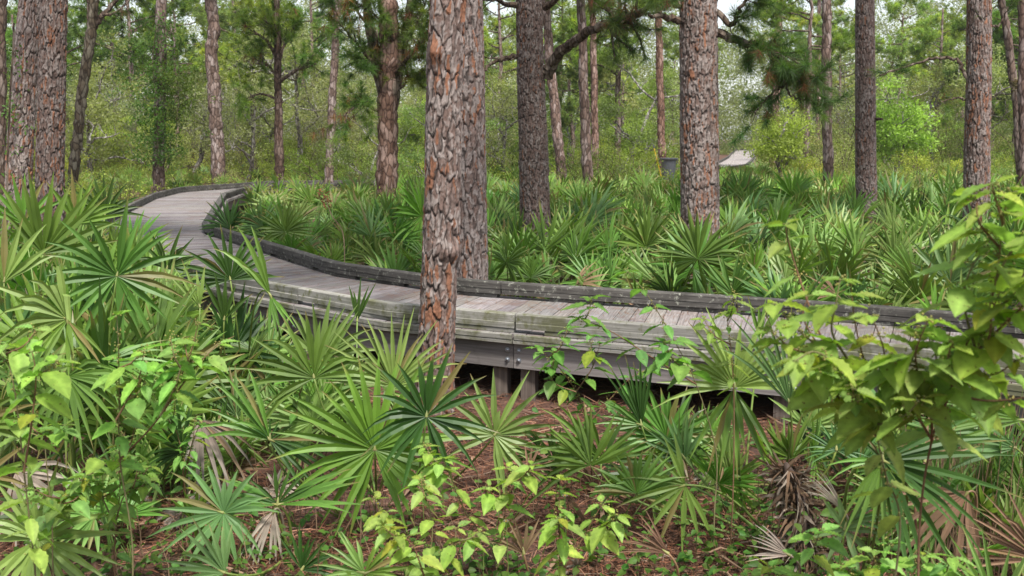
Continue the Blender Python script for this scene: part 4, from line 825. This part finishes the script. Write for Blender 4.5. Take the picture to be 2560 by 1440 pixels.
# a few along the boardwalk's front on the right and behind the far bend
for (px, y, sc) in ((1990, 6.3, .55), (2300, 6.1, .6), (2480, 5.9, .6), (2420, 5.2, .6), (1760, 6.9, .4), (2560, 5.4, .7), (700, 7.6, .5), (820, 7.3, .5), (560, 6.4, .45), (380, 6.2, .5), (250, 5.9, .45)):
    sd += 1; plant(xat(px, y), y, sc, sd, f'low half hidden foreground palmetto, {zone(px)}', 'low saw palmettos in the foreground', nf=7)
for k in range(26):
    px = RND.uniform(250, 2600); y = RND.uniform(4.9, 6.9)
    if (1130 < px < 1500 and y > 5.6) or 650 < px < 1250: continue
    sd += 1; plant(xat(px, y), y, RND.uniform(.42, .62), sd, f'small sparse foreground palmetto, {zone(px)}', 'small sparse palmettos over the litter', nf=RND.randint(3, 5))
# left of the far walk
cnt = 0
for tries in range(3000):
    if cnt >= 34: break
    y = RND.uniform(16, 30); x = RND.uniform(-.49 * y, -5)
    if walk_dist(x, y) < 1.9 or inner_side(x, y) or not ok(x, y, 1.0) or min(np.linalg.norm(t - [x, y]) for t in TREEB) < .4: continue
    sd += 1; plant(x, y, RND.uniform(.6, .8), sd, 'green saw palmetto on the outer side of the boardwalk bend at left', 'saw palmettos beyond the boardwalk bend'); placed.append((x, y)); cnt += 1

# ------------------------------------------------------------------ thicket beyond: too many to count
def clear_view(px, y): return 1775 < px < 1890 and 30 < y < 118
LOW = [frond_proto(400 + k, True, 'nlnbdnls'[k % 8], [10, 20, 30, 40, 50, 60, 25, 45][k % 8])[0] for k in range(16)]
LOWA = [p.arrays() for p in LOW]
mb = MB(); rg = np.random.default_rng(77)
for k in range(1500 + 90):
    y = 20.5 + 44 * rg.random() ** 1.25; x = rg.uniform(-.5, .5) * y * 1.02
    if k >= 1500: y = rg.uniform(42, 64); x = xat(rg.uniform(1770, 1900), y)
    px = proj((x, y, 0))[0]
    if walk_dist(x, y) < 1.7 or far_walk_dist(x, y) < 1.25 or (y < 24 and inner_side(x, y) and not ok(x, y, .8)): continue
    if x < -5 and y < 31 and not inner_side(x, y): continue
    if clear_view(px, y) and y > 63: continue
    if x < -3.5 and y > 24 and rg.random() < .55: continue
    sc = rg.uniform(.75, 1.1) * (.85 if y > 30 else 1); tone = rg.uniform(.95, 1.7)
    if clear_view(px, y): sc = min(sc, (2.1 - 70 / 2745 * y) / 1.15)
    for j in range(5 if y < 35 else 4):
        v, q, t, c = LOWA[rg.integers(16)]; R3 = rotz(rg.uniform(0, 6.28)) * sc * rg.uniform(.8, 1.15)
        mb.add(v @ R3.T + [x, y, -.02], q, t, c * tone)
tag(obj('palmetto_thicket', mb, M_PALM), kind='stuff')

# leaf clumps for shrubs and oaks -------------------------------------------------------
def leafcloud(mb, C, n, rad, size, col, rg, var=.3, flat=.7):
    C = np.asarray(C, float).reshape(-1, 3); k = len(C); rad = np.broadcast_to(np.asarray(rad, float), (k,))
    p = rg.normal(size=(k, n, 3)); p /= np.linalg.norm(p, axis=2)[..., None]; p *= rg.random((k, n, 1)) ** .45 * rad[:, None, None]; p[..., 2] *= flat
    c0 = C[:, None] + p; d = rg.normal(size=(k, n, 3)); d /= np.linalg.norm(d, axis=2)[..., None]
    s = np.cross(d, rg.normal(size=(k, n, 3))); s /= np.linalg.norm(s, axis=2)[..., None] + 1e-9
    l = size * rg.uniform(.6, 1.3, (k, n, 1)); V = np.stack([c0 - d * l * .5, c0 + s * l * .24, c0 + d * l * .5, c0 - s * l * .24], 2).reshape(-1, 3)
    cv = np.asarray(col) * (1 + var * rg.uniform(-1, 1, (k, 1, 1))) * (1 + .25 * rg.uniform(-1, 1, (k, n, 1)))
    mb.add(V, np.arange(k * n * 4).reshape(-1, 4), None, np.repeat(cv.reshape(-1, 3), 4, 0))
def bush_proto(seed, H, Wd, col, nl=46, size=.055, nc=60):
    rg = np.random.default_rng(seed); ml, mw = MB(), MB(); C = []
    for b in range(9):
        az = rg.uniform(0, 6.28); P = limb(mw, (0, 0, 0), (math.cos(az) * Wd * .5, math.sin(az) * Wd * .5, H * .7), H * rg.uniform(.7, 1.05), .018, rg, up=.3, wig=.22)
        for k in range(nc // 9): C.append(P[rg.integers(2, len(P))] + rg.normal(size=3) * np.array([.16, .16, .12]) * Wd)
    leafcloud(ml, C, nl, .2 * Wd ** .5, size, col, rg); return ml.mesh('foliage'), mw.mesh('stems')
BUSH = [bush_proto(500 + k, [1.2, 1.7, 1.3, 2.4, 2.0, 1.5][k], [1.2, 1.4, 1.6, 1.8, 1.5, 1.3][k], [(.25, .33, .05), (.2, .28, .045), (.34, .37, .06), (.23, .29, .08), (.3, .32, .13), (.17, .23, .05)][k]) for k in range(6)]
for a, b2 in BUSH: a.materials.append(M_OAKLEAF); b2.materials.append(M_TWIG)
def oak_proto(seed, H, Rr, col, nl=70, gray=True):
    rg = np.random.default_rng(seed); ml, mw = MB(), MB(); C = []
    for st_ in range(rg.integers(1, 4)):
        az = rg.uniform(0, 6.28); tr = limb(mw, (0, 0, -.1), (math.cos(az) * .35, math.sin(az) * .35, 1), H * .55, .13, rg, up=.4, nseg=9, wig=.16)
        for b in range(7):
            i0 = rg.integers(3, len(tr)); az = rg.uniform(0, 6.28); P = limb(mw, tr[i0], (math.cos(az), math.sin(az), rg.uniform(.1, .9)), Rr * rg.uniform(.6, 1.1), .055, rg, up=.7, wig=.28, nseg=8)
            for k in range(5):
                Q = limb(mw, P[rg.integers(2, len(P))], rg.normal(size=3) + [0, 0, .6], Rr * .4, .02, rg, wig=.3, nseg=5)
                C += [Q[-1], Q[-2], Q[-3] + rg.normal(size=3) * .3]
    leafcloud(ml, C, nl, .5, .12, col, rg); return ml.mesh('crown'), mw.mesh('trunk')
OAK = [oak_proto(600 + k, [6.5, 8, 5, 7, 9][k], [2.4, 3, 2, 2.6, 3.2][k], [(.26, .31, .11), (.31, .35, .15), (.26, .36, .07), (.3, .33, .17), (.17, .24, .07)][k], nl=[60, 54, 80, 34, 80][k]) for k in range(5)]
for a, b2 in OAK: a.materials.append(M_OAKLEAF); b2.materials.append(M_OAKBARK)
def inst(name, parts, loc, sc, rz, label, cat, group):
    root = empty(name, loc, label, cat, group, rz); root.scale = (sc,) * 3
    for nm, me in parts: o = bpy.data.objects.new(nm, me); COL.objects.link(o); o.parent = root
    return root
# understorey shrubs
KB = ['bright green low shrub', 'green twiggy shrub', 'yellow green bushy shrub', 'tall green scrub bush', 'pale olive scrub bush', 'dark green shrub']
bp = []; cnt = 0
def bush_at(px, y, kind, sc):
    x = xat(px, y); dist = 'at mid distance' if y < 45 else ('well behind the pines' if y < 75 else 'far back')
    inst('scrub_bush', [('foliage', BUSH[kind][0]), ('stems', BUSH[kind][1])], (x, y, -.04), sc, RND.uniform(0, 6.28), f'{KB[kind]} {dist}, {zone(px)}', 'bush', 'scrub bushes behind the palmettos')
for tries in range(4000):
    if cnt >= 299: break
    y = 25 + 85 * RND.random() ** 1.1; px = RND.uniform(-60, 2620); x = xat(px, y)
    if walk_dist(x, y) < 2.2 or far_walk_dist(x, y) < 2.2 or (1700 < px < 1935 and 30 < y < 118): continue
    if y < 30 and px > 640: continue
    if not all((x - a) ** 2 + (y - b) ** 2 > .9 for a, b in bp): continue
    if 1600 < px < 1730 and y < 42: continue
    kind = RND.randrange(6); sc = RND.uniform(.75, 1.3) if y < 45 else RND.uniform(1.1, 1.9)
    if 340 < px < 680 and y < 45: sc = min(sc, .6)
    if kind == 3 and y < 45: sc *= .7
    bp.append((x, y)); cnt += 1; bush_at(px, y, kind, sc)
# background pines and oaks
KT = ['bright green pine', 'yellow green pine', 'dark green pine', 'pale yellow green pine', 'slim open pine']
KO = ['grey stemmed oak', 'pale mossy oak', 'round green oak', 'bare twiggy oak', 'dense dark oak']
tp = []; cnt = 0
FT = []
for k in range(4):
    tm = MB(); zs = np.linspace(-.1, 9, 30); rgk = np.random.default_rng(k); xs = np.cumsum(rgk.normal(size=30)) * .03; xs -= xs[1]
    tube(tm, np.stack([xs, xs * .5, zs], 1), np.linspace(.14, .05, 30), 10); me = tm.mesh('trunk', True); me.materials.append(M_FBARK); FT.append((me, xs))
for tries in range(4000):
    if cnt >= 185: break
    y = 42 + 90 * RND.random() ** .95; px = RND.uniform(-80, 2640); x = xat(px, y)
    if clear_view(px, y) or clear_view(px - 50, y) or clear_view(px + 40, y) or far_walk_dist(x, y) < 2 or (1640 < px < 1900 and y < 90): continue
    if far_walk_dist(x, y) < 3: continue
    if not all((x - a) ** 2 + (y - b) ** 2 > 4.5 for a, b in tp): continue
    pine_ = RND.random() < (.42 if px > 1100 else .22); k = RND.randrange(5); tp.append((x, y)); cnt += 1
    dist = 'in near background' if y < 65 else ('in middle background' if y < 95 else 'at the back')
    if pine_:
        sc = RND.uniform(.8, 1.3); cz = RND.uniform(2.2, 6.5); me, xs = FT[k % 4]
        root = empty('pine_tree', (x, y, -.03), f'{KT[k]} {dist}, {zone(px)}', 'pine tree', 'background pines', RND.uniform(0, 6.28))
        root.scale = (sc,) * 3
        for nm, m2, lz in (('trunk', me, 0), ('limbs', PINE_CROWNS[k][0], cz * .8), ('crown', PINE_CROWNS[k][1], cz * .8)):
            o = bpy.data.objects.new(nm, m2); COL.objects.link(o); o.parent = root; o.location = (0, 0, lz)
    else:
        inst('oak_tree', [('crown', OAK[k][0]), ('trunk', OAK[k][1])], (x, y, -.03), RND.uniform(.75, 1.25), RND.uniform(0, 6.28), f'{KO[k]} {dist}, {zone(px)}', 'oak tree', 'background scrub oaks')
# hand-placed oaks that read in the photo
for (px, y, k, sc, lab) in ((260, 52, 2, .8, 'rounded yellow green tree behind the leaning dark pine at left'), (780, 50, 3, .9, 'bare grey oak with crooked stems right of the small green crowned pine'), (480, 50, 3, 1., 'grey oak with twisting bare limbs left of the slim bowed pine'),
        (1560, 62, 2, .95, 'rounded light green oak seen between the narrow trunks and the bin'), (1030, 30, 4, .5, 'small dark leafy oak just left of the centre pair of pines'), (870, 33, 4, .5, 'small dark leafy oak behind the forked pine'), (1250, 50, 1, .8, 'pale olive oak right of the centre pair of pines'), (2330, 60, 1, 1., 'pale mossy oak between the two thick trunks at right'), (1600, 75, 0, 1., 'olive oak behind the grey bin')):
    inst('oak_tree', [('crown', OAK[k][0]), ('trunk', OAK[k][1])], (xat(px, y), y, -.03), sc, k * 1.3, lab, 'oak tree', 'background scrub oaks')
for i, (px, y) in enumerate(((175, 60), (300, 66), (345, 58), (455, 70), (600, 62), (640, 80), (100, 75), (790, 70), (1245, 66), (1400, 72))):
    k = i % 5; me, xs = FT[i % 4]; root = empty('pine_tree', (xat(px, y), y, -.03), f'{KT[k]} filling the upper background, {zone(px)}', 'pine tree', 'background pines', i * 1.1); root.scale = (1.25,) * 3
    for nm, m2, lz in (('trunk', me, 0), ('limbs', PINE_CROWNS[k][0], 3.6), ('crown', PINE_CROWNS[k][1], 3.6)):
        o = bpy.data.objects.new(nm, m2); COL.objects.link(o); o.parent = root; o.location = (0, 0, lz)
# the far wood closing the view, one mass
mb = MB(); rg = np.random.default_rng(9); C = []; 
for k in range(8500):
    y = rg.uniform(122, 175); x = rg.uniform(-.52, .52) * y; z = rg.random() ** 1.25 * (20 + 4 * np.sin(x * .13) + 3 * np.sin(x * .41)) ; C.append((x, y, z))
leafcloud(mb, C, 60, 1.5, .32, (.3, .36, .16), rg, var=.35); tag(obj('far_wood', mb, M_OAKLEAF), kind='stuff')
# low scrub and leaf cover between the bushes
mb = MB(); C = []
for k in range(5200):
    y = 24 + 106 * rg.random() ** 1.15; x = rg.uniform(-.51, .51) * y; px = proj((x, y, 0))[0]
    if walk_dist(x, y) < 1.9 or far_walk_dist(x, y) < 1.6 or (1775 < px < 1868 and 50 < y < 118): continue
    h = rg.uniform(.1, .75) if not clear_view(px, y) else rg.uniform(.02, .1)
    if y > 125: h = .3
    C.append((x, y, h))
C = np.array(C); near_ = C[:, 1] < 55
leafcloud(mb, C[near_], 44, .34, .075, (.28, .33, .07), rg, var=.4, flat=.8); leafcloud(mb, C[~near_], 34, .55, .13, (.31, .35, .12), rg, var=.4, flat=.6)
tag(obj('undergrowth', mb, M_OAKLEAF), kind='stuff')

# vine around the trunk left of the boardwalk bend, vine leaves on the left-edge pine
def vine(label, pts, Y, w, n, size, col, seed, front=False):
    rg = np.random.default_rng(seed); P = catmull([at(px, py, Y) for px, py in pts], 10); g = np.array([P[-1][0], P[-1][1], 0.])
    mb = MB(); idx = rg.integers(0, len(P), n); C = P[idx] + rg.normal(size=(n, 3)) * np.array([w, w * .6, .12]); 
    leafcloud(mb, C - g, 14, size * 3.2, size, col, rg); sm = MB(); tube(sm, P - g + np.array([0, -.12, 0]), .012, 5)
    root = empty('climbing_vine', g, label, 'vine'); obj('foliage', mb, M_OAKLEAF, root); obj('stems', sm, M_TWIG, root)
vine('dense leafy vine climbing the pine left of the boardwalk bend', [(395, 60), (385, 150), (392, 240), (398, 330), (398, 395)], 33.6, .42, 380, .09, (.085, .15, .025), 31)
vine('leafy vine mound hanging on a bough right of the vine covered pine', [(440, 170), (450, 230), (445, 300)], 33.4, .3, 150, .085, (.11, .17, .03), 32)
vine('few small green vine leaves creeping up the pine at the left edge', [(46, 60), (44, 130), (38, 210), (34, 300), (30, 420), (28, 600)], 13.72, .05, 16, .05, (.07, .17, .035), 33)
# air plant
rg = np.random.default_rng(6); p = at(2538, 215, 26.8); mb = MB(); tufts(mb, [p * 0 + [0, 0, .0], [0, 0, .1], [0.05, 0, -.08]], [[0, -.5, .5]] * 3, 60, .22, .012, (.14, .13, .07), rg)
cb_ = MB(); 
for k in range(14): blob(cb_, rg.normal(size=3) * .06, .04, np.array([.2, .17, .11]) * rg.uniform(.7, 1.2))
root = empty('air_plant', p + [0, -.1, 0], 'shaggy grey brown air plant on the slim leaning trunk next to the right edge', 'air plant'); obj('leaves', mb, M_NEEDLE, root); obj('core', cb_, M_DEAD, root)

# ------------------------------------------------------------------ bin with the yellow handle
M_BIN = plain('bin_plastic', (.13, .135, .15), .5); M_YEL = plain('yellow_paint', (.75, .5, .03), .45); 
p = at(1672, 395, 38.5); g = np.array([p[0], p[1], 0]); top = p[2]
root = empty('waste_bin', g, 'round grey plastic bin with a flared rim left of the wide grey pine', 'bin')
def lathe(prof, n=32):
    mb = MB(); a = np.arange(n) / n * 2 * math.pi; m_ = len(prof); V = np.array([(r * math.cos(t), r * math.sin(t), z) for r, z in prof for t in a])
    i, k = np.meshgrid(np.arange(m_ - 1) * n, np.arange(n), indexing='ij'); mb.add(V, np.stack([i + k, i + (k + 1) % n, i + n + (k + 1) % n, i + n + k], -1).reshape(-1, 4)); return mb
obj('barrel', lathe([(.01, .0), (.2, .0), (.215, .05), (.255, top - .12), (.26, top - .1), (.24, top - .1), (.2, .08), (.01, .07)]), M_BIN, root, smooth=True)
obj('rim', lathe([(.262, top - .1), (.30, top - .07), (.325, top - .01), (.325, top), (.30, top), (.29, top - .04), (.25, top - .09)]), M_BIN, root, smooth=True)
for dx in (-.3, .3): hb = MB(); tube(hb, [(dx, 0, top - .05), (dx * 1.1, 0, top - .14), (dx * .9, 0, top - .2)], .015, 6); obj('handle', hb, M_BIN, root)
hd = at(1633, 362, 38.3); hr = empty('tool_handle', g + [-.1, 0, .12], 'yellow tool handle sticking out of the grey bin to the upper left', 'tool')
hm = MB(); q1 = hd - (g + [-.1, 0, .12]); tube(hm, [np.zeros(3), q1 * .5, q1 * .93], [.02, .02, .02], 8); obj('shaft', hm, M_YEL, hr)
hm = MB(); tube(hm, [q1 * .93, q1], [.024, .022], 8); obj('grip', hm, M_BIN, hr)

# ------------------------------------------------------------------ litter and small ground plants
rg = np.random.default_rng(21)
def scatter(nn, y0, y1, w=.5): 
    y = y0 + (y1 - y0) * rg.random(nn) ** 1.2; x = rg.uniform(-w, w, nn) * (y + .5); return x, y
nn = 75000; x, y = scatter(nn, 3.8, 13); az = rg.uniform(0, 6.28, nn); l = rg.uniform(.1, .24, nn); z = ground_h(x, y) - .03 + rg.random(nn) ** 2 * .04 + .004
d = np.stack([np.cos(az), np.sin(az), rg.normal(size=nn) * .18], 1); c0 = np.stack([x, y, z], 1); s = np.stack([-np.sin(az), np.cos(az), rg.normal(size=nn) * .5], 1) * .0021
bend = rg.normal(size=(nn, 1)) * .15; md = c0 + s * 0; a_ = c0 - d * l[:, None] * .5; e_ = c0 + d * l[:, None] * .5; md = c0 + s / .0021 * l[:, None] * bend * .3
V = np.stack([a_ - s, a_ + s, md + s, md - s, e_], 1).reshape(-1, 3); k = np.arange(nn) * 5
cols = np.array([(.2, .085, .055), (.14, .064, .04), (.26, .14, .095), (.1, .05, .036)])[rg.integers(0, 4, nn)] * rg.uniform(.7, 1.25, (nn, 1))
mb = MB(); mb.add(V, np.stack([k, k + 1, k + 2, k + 3], 1), np.stack([k + 3, k + 2, k + 4], 1), np.repeat(cols, 5, 0)); tag(obj('pine_straw', mb, M_STRAW), kind='stuff')
# needles dropped on the deck
mb = MB(); nn = 3200; u = rg.integers(0, len(WI) - 30, nn); t = rg.random(nn) ** .35; P = WI[u] * t[:, None] * .97 + WO[u] * (1 - t[:, None] * .97) + rg.normal(size=(nn, 2)) * .05
keep = np.array([walk_dist(*p) < .72 for p in P]); P = P[keep]; nn = len(P); az = rg.uniform(0, 6.28, nn); d = np.stack([np.cos(az), np.sin(az), 0 * az], 1) * .08; s = np.stack([-np.sin(az), np.cos(az), 0 * az], 1) * .0022
c0 = np.concatenate([P, np.full((nn, 1), DZ + .006)], 1); V = np.stack([c0 - d - s, c0 - d + s, c0 + d], 1).reshape(-1, 3)
mb.add(V, None, np.arange(nn * 3).reshape(-1, 3), (.24, .12, .08)); tag(obj('pine_straw', mb, M_STRAW), kind='stuff')
# dry sticks and dead strap pieces
mb = MB()
for k in range(1800):
    x, y = [float(v[0]) for v in scatter(1, 4.2, 13)]; az = rg.uniform(0, 6.28); l = rg.uniform(.1, .45); zz = float(ground_h(x, y)) - .02; up = rg.uniform(0, .35) * rg.random()
    a = np.array([x, y, zz]); b = a + np.array([math.cos(az), math.sin(az), up]) * l; m1 = (a + b) / 2 + rg.normal(size=3) * .03
    if rg.random() < .5: tube(mb, [a, m1, b], [.004, .003, .0015], 4, np.array([.2, .15, .12]) * rg.uniform(.5, 1.4))
    else:
        s = np.array([-math.sin(az), math.cos(az), 0]) * rg.uniform(.005, .012); mb.add([a - s, a + s, m1 + s, m1 - s, b], [(0, 1, 2, 3)], [(3, 2, 4)], np.array([.3, .2, .14]) * rg.uniform(.5, 1.2))
tag(obj('dead_twigs', mb, M_DEAD), kind='stuff')
# creeping vine leaves and seedlings over the litter
mb = MB(); cl = [(1560, 6.6, .5), (1690, 6.4, .5), (1900, 5.3, .35), (1830, 5.0, .35), (2000, 5.6, .35), (2250, 5.0, .5), (2450, 5.2, .6), (1750, 4.6, .4), (1600, 4.9, .4), (360, 5.4, .5), (250, 5.6, .4), (650, 5.2, .5), (1150, 5.0, .5), (500, 6.5, .6), (150, 5.0, .4), (1420, 6.0, .4), (2100, 4.7, .4), (900, 5.0, .5), (2350, 5.8, .6), (1000, 5.6, .5), (450, 4.9, .4), (1250, 5.0, .4), (1700, 5.3, .5), (2200, 6.0, .5), (50, 5.3, .4)]
for k in range(2700):
    px, yy, w = cl[rg.integers(len(cl))]; x = xat(px, yy) + rg.normal() * w * .6; y = yy + rg.normal() * w * .6; h = rg.random() ** 1.5 * (.4 if px in (1560, 1690, 1900, 2000, 2250, 2450, 2350) else .16)
    if walk_dist(x, y) < 1.1: continue
    p = np.array([x, y, float(ground_h(x, y)) + h]); az = rg.uniform(0, 6.28); dd = np.array([math.cos(az), math.sin(az), rg.uniform(-.5, .2)]); L_ = rg.uniform(.03, .055)
    V, q, rib = leaf_grid(L_, L_ * rg.uniform(.6, .95), 5, rip=0, bend=.3, ser=.08); M = frame_from(dd, norm(np.array([0, 0, 1]) + rg.normal(size=3) * .4 + [0, -.3, 0]))
    mb.add(V @ M.T + p, q, None, np.array([.09, .2, .035]) * rg.uniform(.6, 1.3) * [rg.uniform(.8, 1.4), 1, 1])
    if k % 3 == 0: tube(mb, [p, p + [rg.normal() * .04, rg.normal() * .04, -h - .03]], .0015, 3, (.14, .12, .06), cap=False)
tag(obj('ground_creeper', mb, M_BROAD, smooth=True), kind='stuff')
# thin dry grass stalks, lower right and left
mb = MB()
for k in range(420):
    if k < 260: px, yy, h = rg.uniform(2330, 2580), rg.uniform(5.0, 6.4), rg.uniform(.3, .8)
    else: px, yy, h = rg.uniform(250, 1500), rg.uniform(4.9, 6.5), rg.uniform(.12, .35)
    x = xat(px, yy); a = np.array([x, yy, -.03]); b = a + [rg.normal() * .08, rg.normal() * .08, h]; tube(mb, [a, (a + b) / 2 + rg.normal(size=3) * .015, b], [.003, .0025, .0012], 4, np.array([.27, .19, .12]) * rg.uniform(.6, 1.3) if k % 4 else (.13, .2, .05))
tag(obj('dry_stalks', mb, M_DEAD), kind='stuff')
# little white daisies
for (px, py, Y, lab) in ((1265, 1302, 4.6, 'tiny white daisy standing between the two bottom centre shrubs'), (945, 1258, 4.9, 'tiny white daisy at the left end of the widest bottom centre shrub'), (1412, 1238, 4.75, 'tiny white daisy behind the upright bottom centre shrub')):
    p = at(px, py, Y); g = np.array([p[0], p[1] + .03, float(ground_h(p[0], p[1])) - .03]); root = empty('wildflower', g, lab, 'flower', 'white daisies'); h = p - g
    mb = MB(); tube(mb, [np.zeros(3), h * .5 + [.01, 0, 0], h], .0018, 5, (.1, .18, .04)); obj('stem', mb, M_STALK, root)
    mb = MB(); V0 = frame_from((0, -.5, .6), (0, -.7, .6))
    for k in range(6):
        a = k * math.pi / 3; d = V0[:, 0] * math.cos(a) + V0[:, 1] * math.sin(a); s = V0[:, 1] * math.cos(a) - V0[:, 0] * math.sin(a)
        mb.add([h + d * .003 - s * .002, h + d * .003 + s * .002, h + d * .011 + s * .004, h + d * .011 - s * .004, h + d * .014], [(0, 1, 2, 3)], [(3, 2, 4)], (.8, .8, .78))
    obj('petals', mb, M_STALK, root); mb = MB(); blob(mb, h + V0[:, 2] * .002, .004, (.6, .4, .03)); obj('centre', mb, M_STALK, root)
# reddish dead flower spike and bare stem behind the curb left of centre
g = gpt(850, 12.6); root = empty('dry_stem', g, 'thin bare arching stem with a rusty leaf tip behind the curb', 'dry stem')
mb = MB(); P = catmull([g, at(860, 600, 12.6), at(830, 540, 12.5), at(806, 480, 12.5)], 6) - g; tube(mb, P, [.006] * (len(P) - 1) + [.003], 5, (.25, .17, .13)); obj('stem', mb, M_DEAD, root)
mb = MB(); leafcloud(mb, P[-4:], 14, .07, .05, (.3, .11, .07), rg); obj('dead_leaves', mb, M_DEAD, root)
hz = MB(); box(hz, (0, 310, 20), (1060, 740, 42)); hz.v[0][:, 2] = np.where(hz.v[0][:, 2] < 0, -1.2, 34.)
hm_ = bpy.data.materials.new('haze'); hm_.use_nodes = True; hn = hm_.node_tree; hn.nodes.clear(); pv = hn.nodes.new('ShaderNodeVolumePrincipled')
pv.inputs['Density'].default_value = .0003; pv.inputs['Color'].default_value = (.93, .96, 1, 1); pv.inputs['Anisotropy'].default_value = .2
oo = hn.nodes.new('ShaderNodeOutputMaterial'); hn.links.new(pv.outputs[0], oo.inputs['Volume']); tag(obj('haze', hz, hm_), kind='stuff')
print('objects', len(COL.objects))
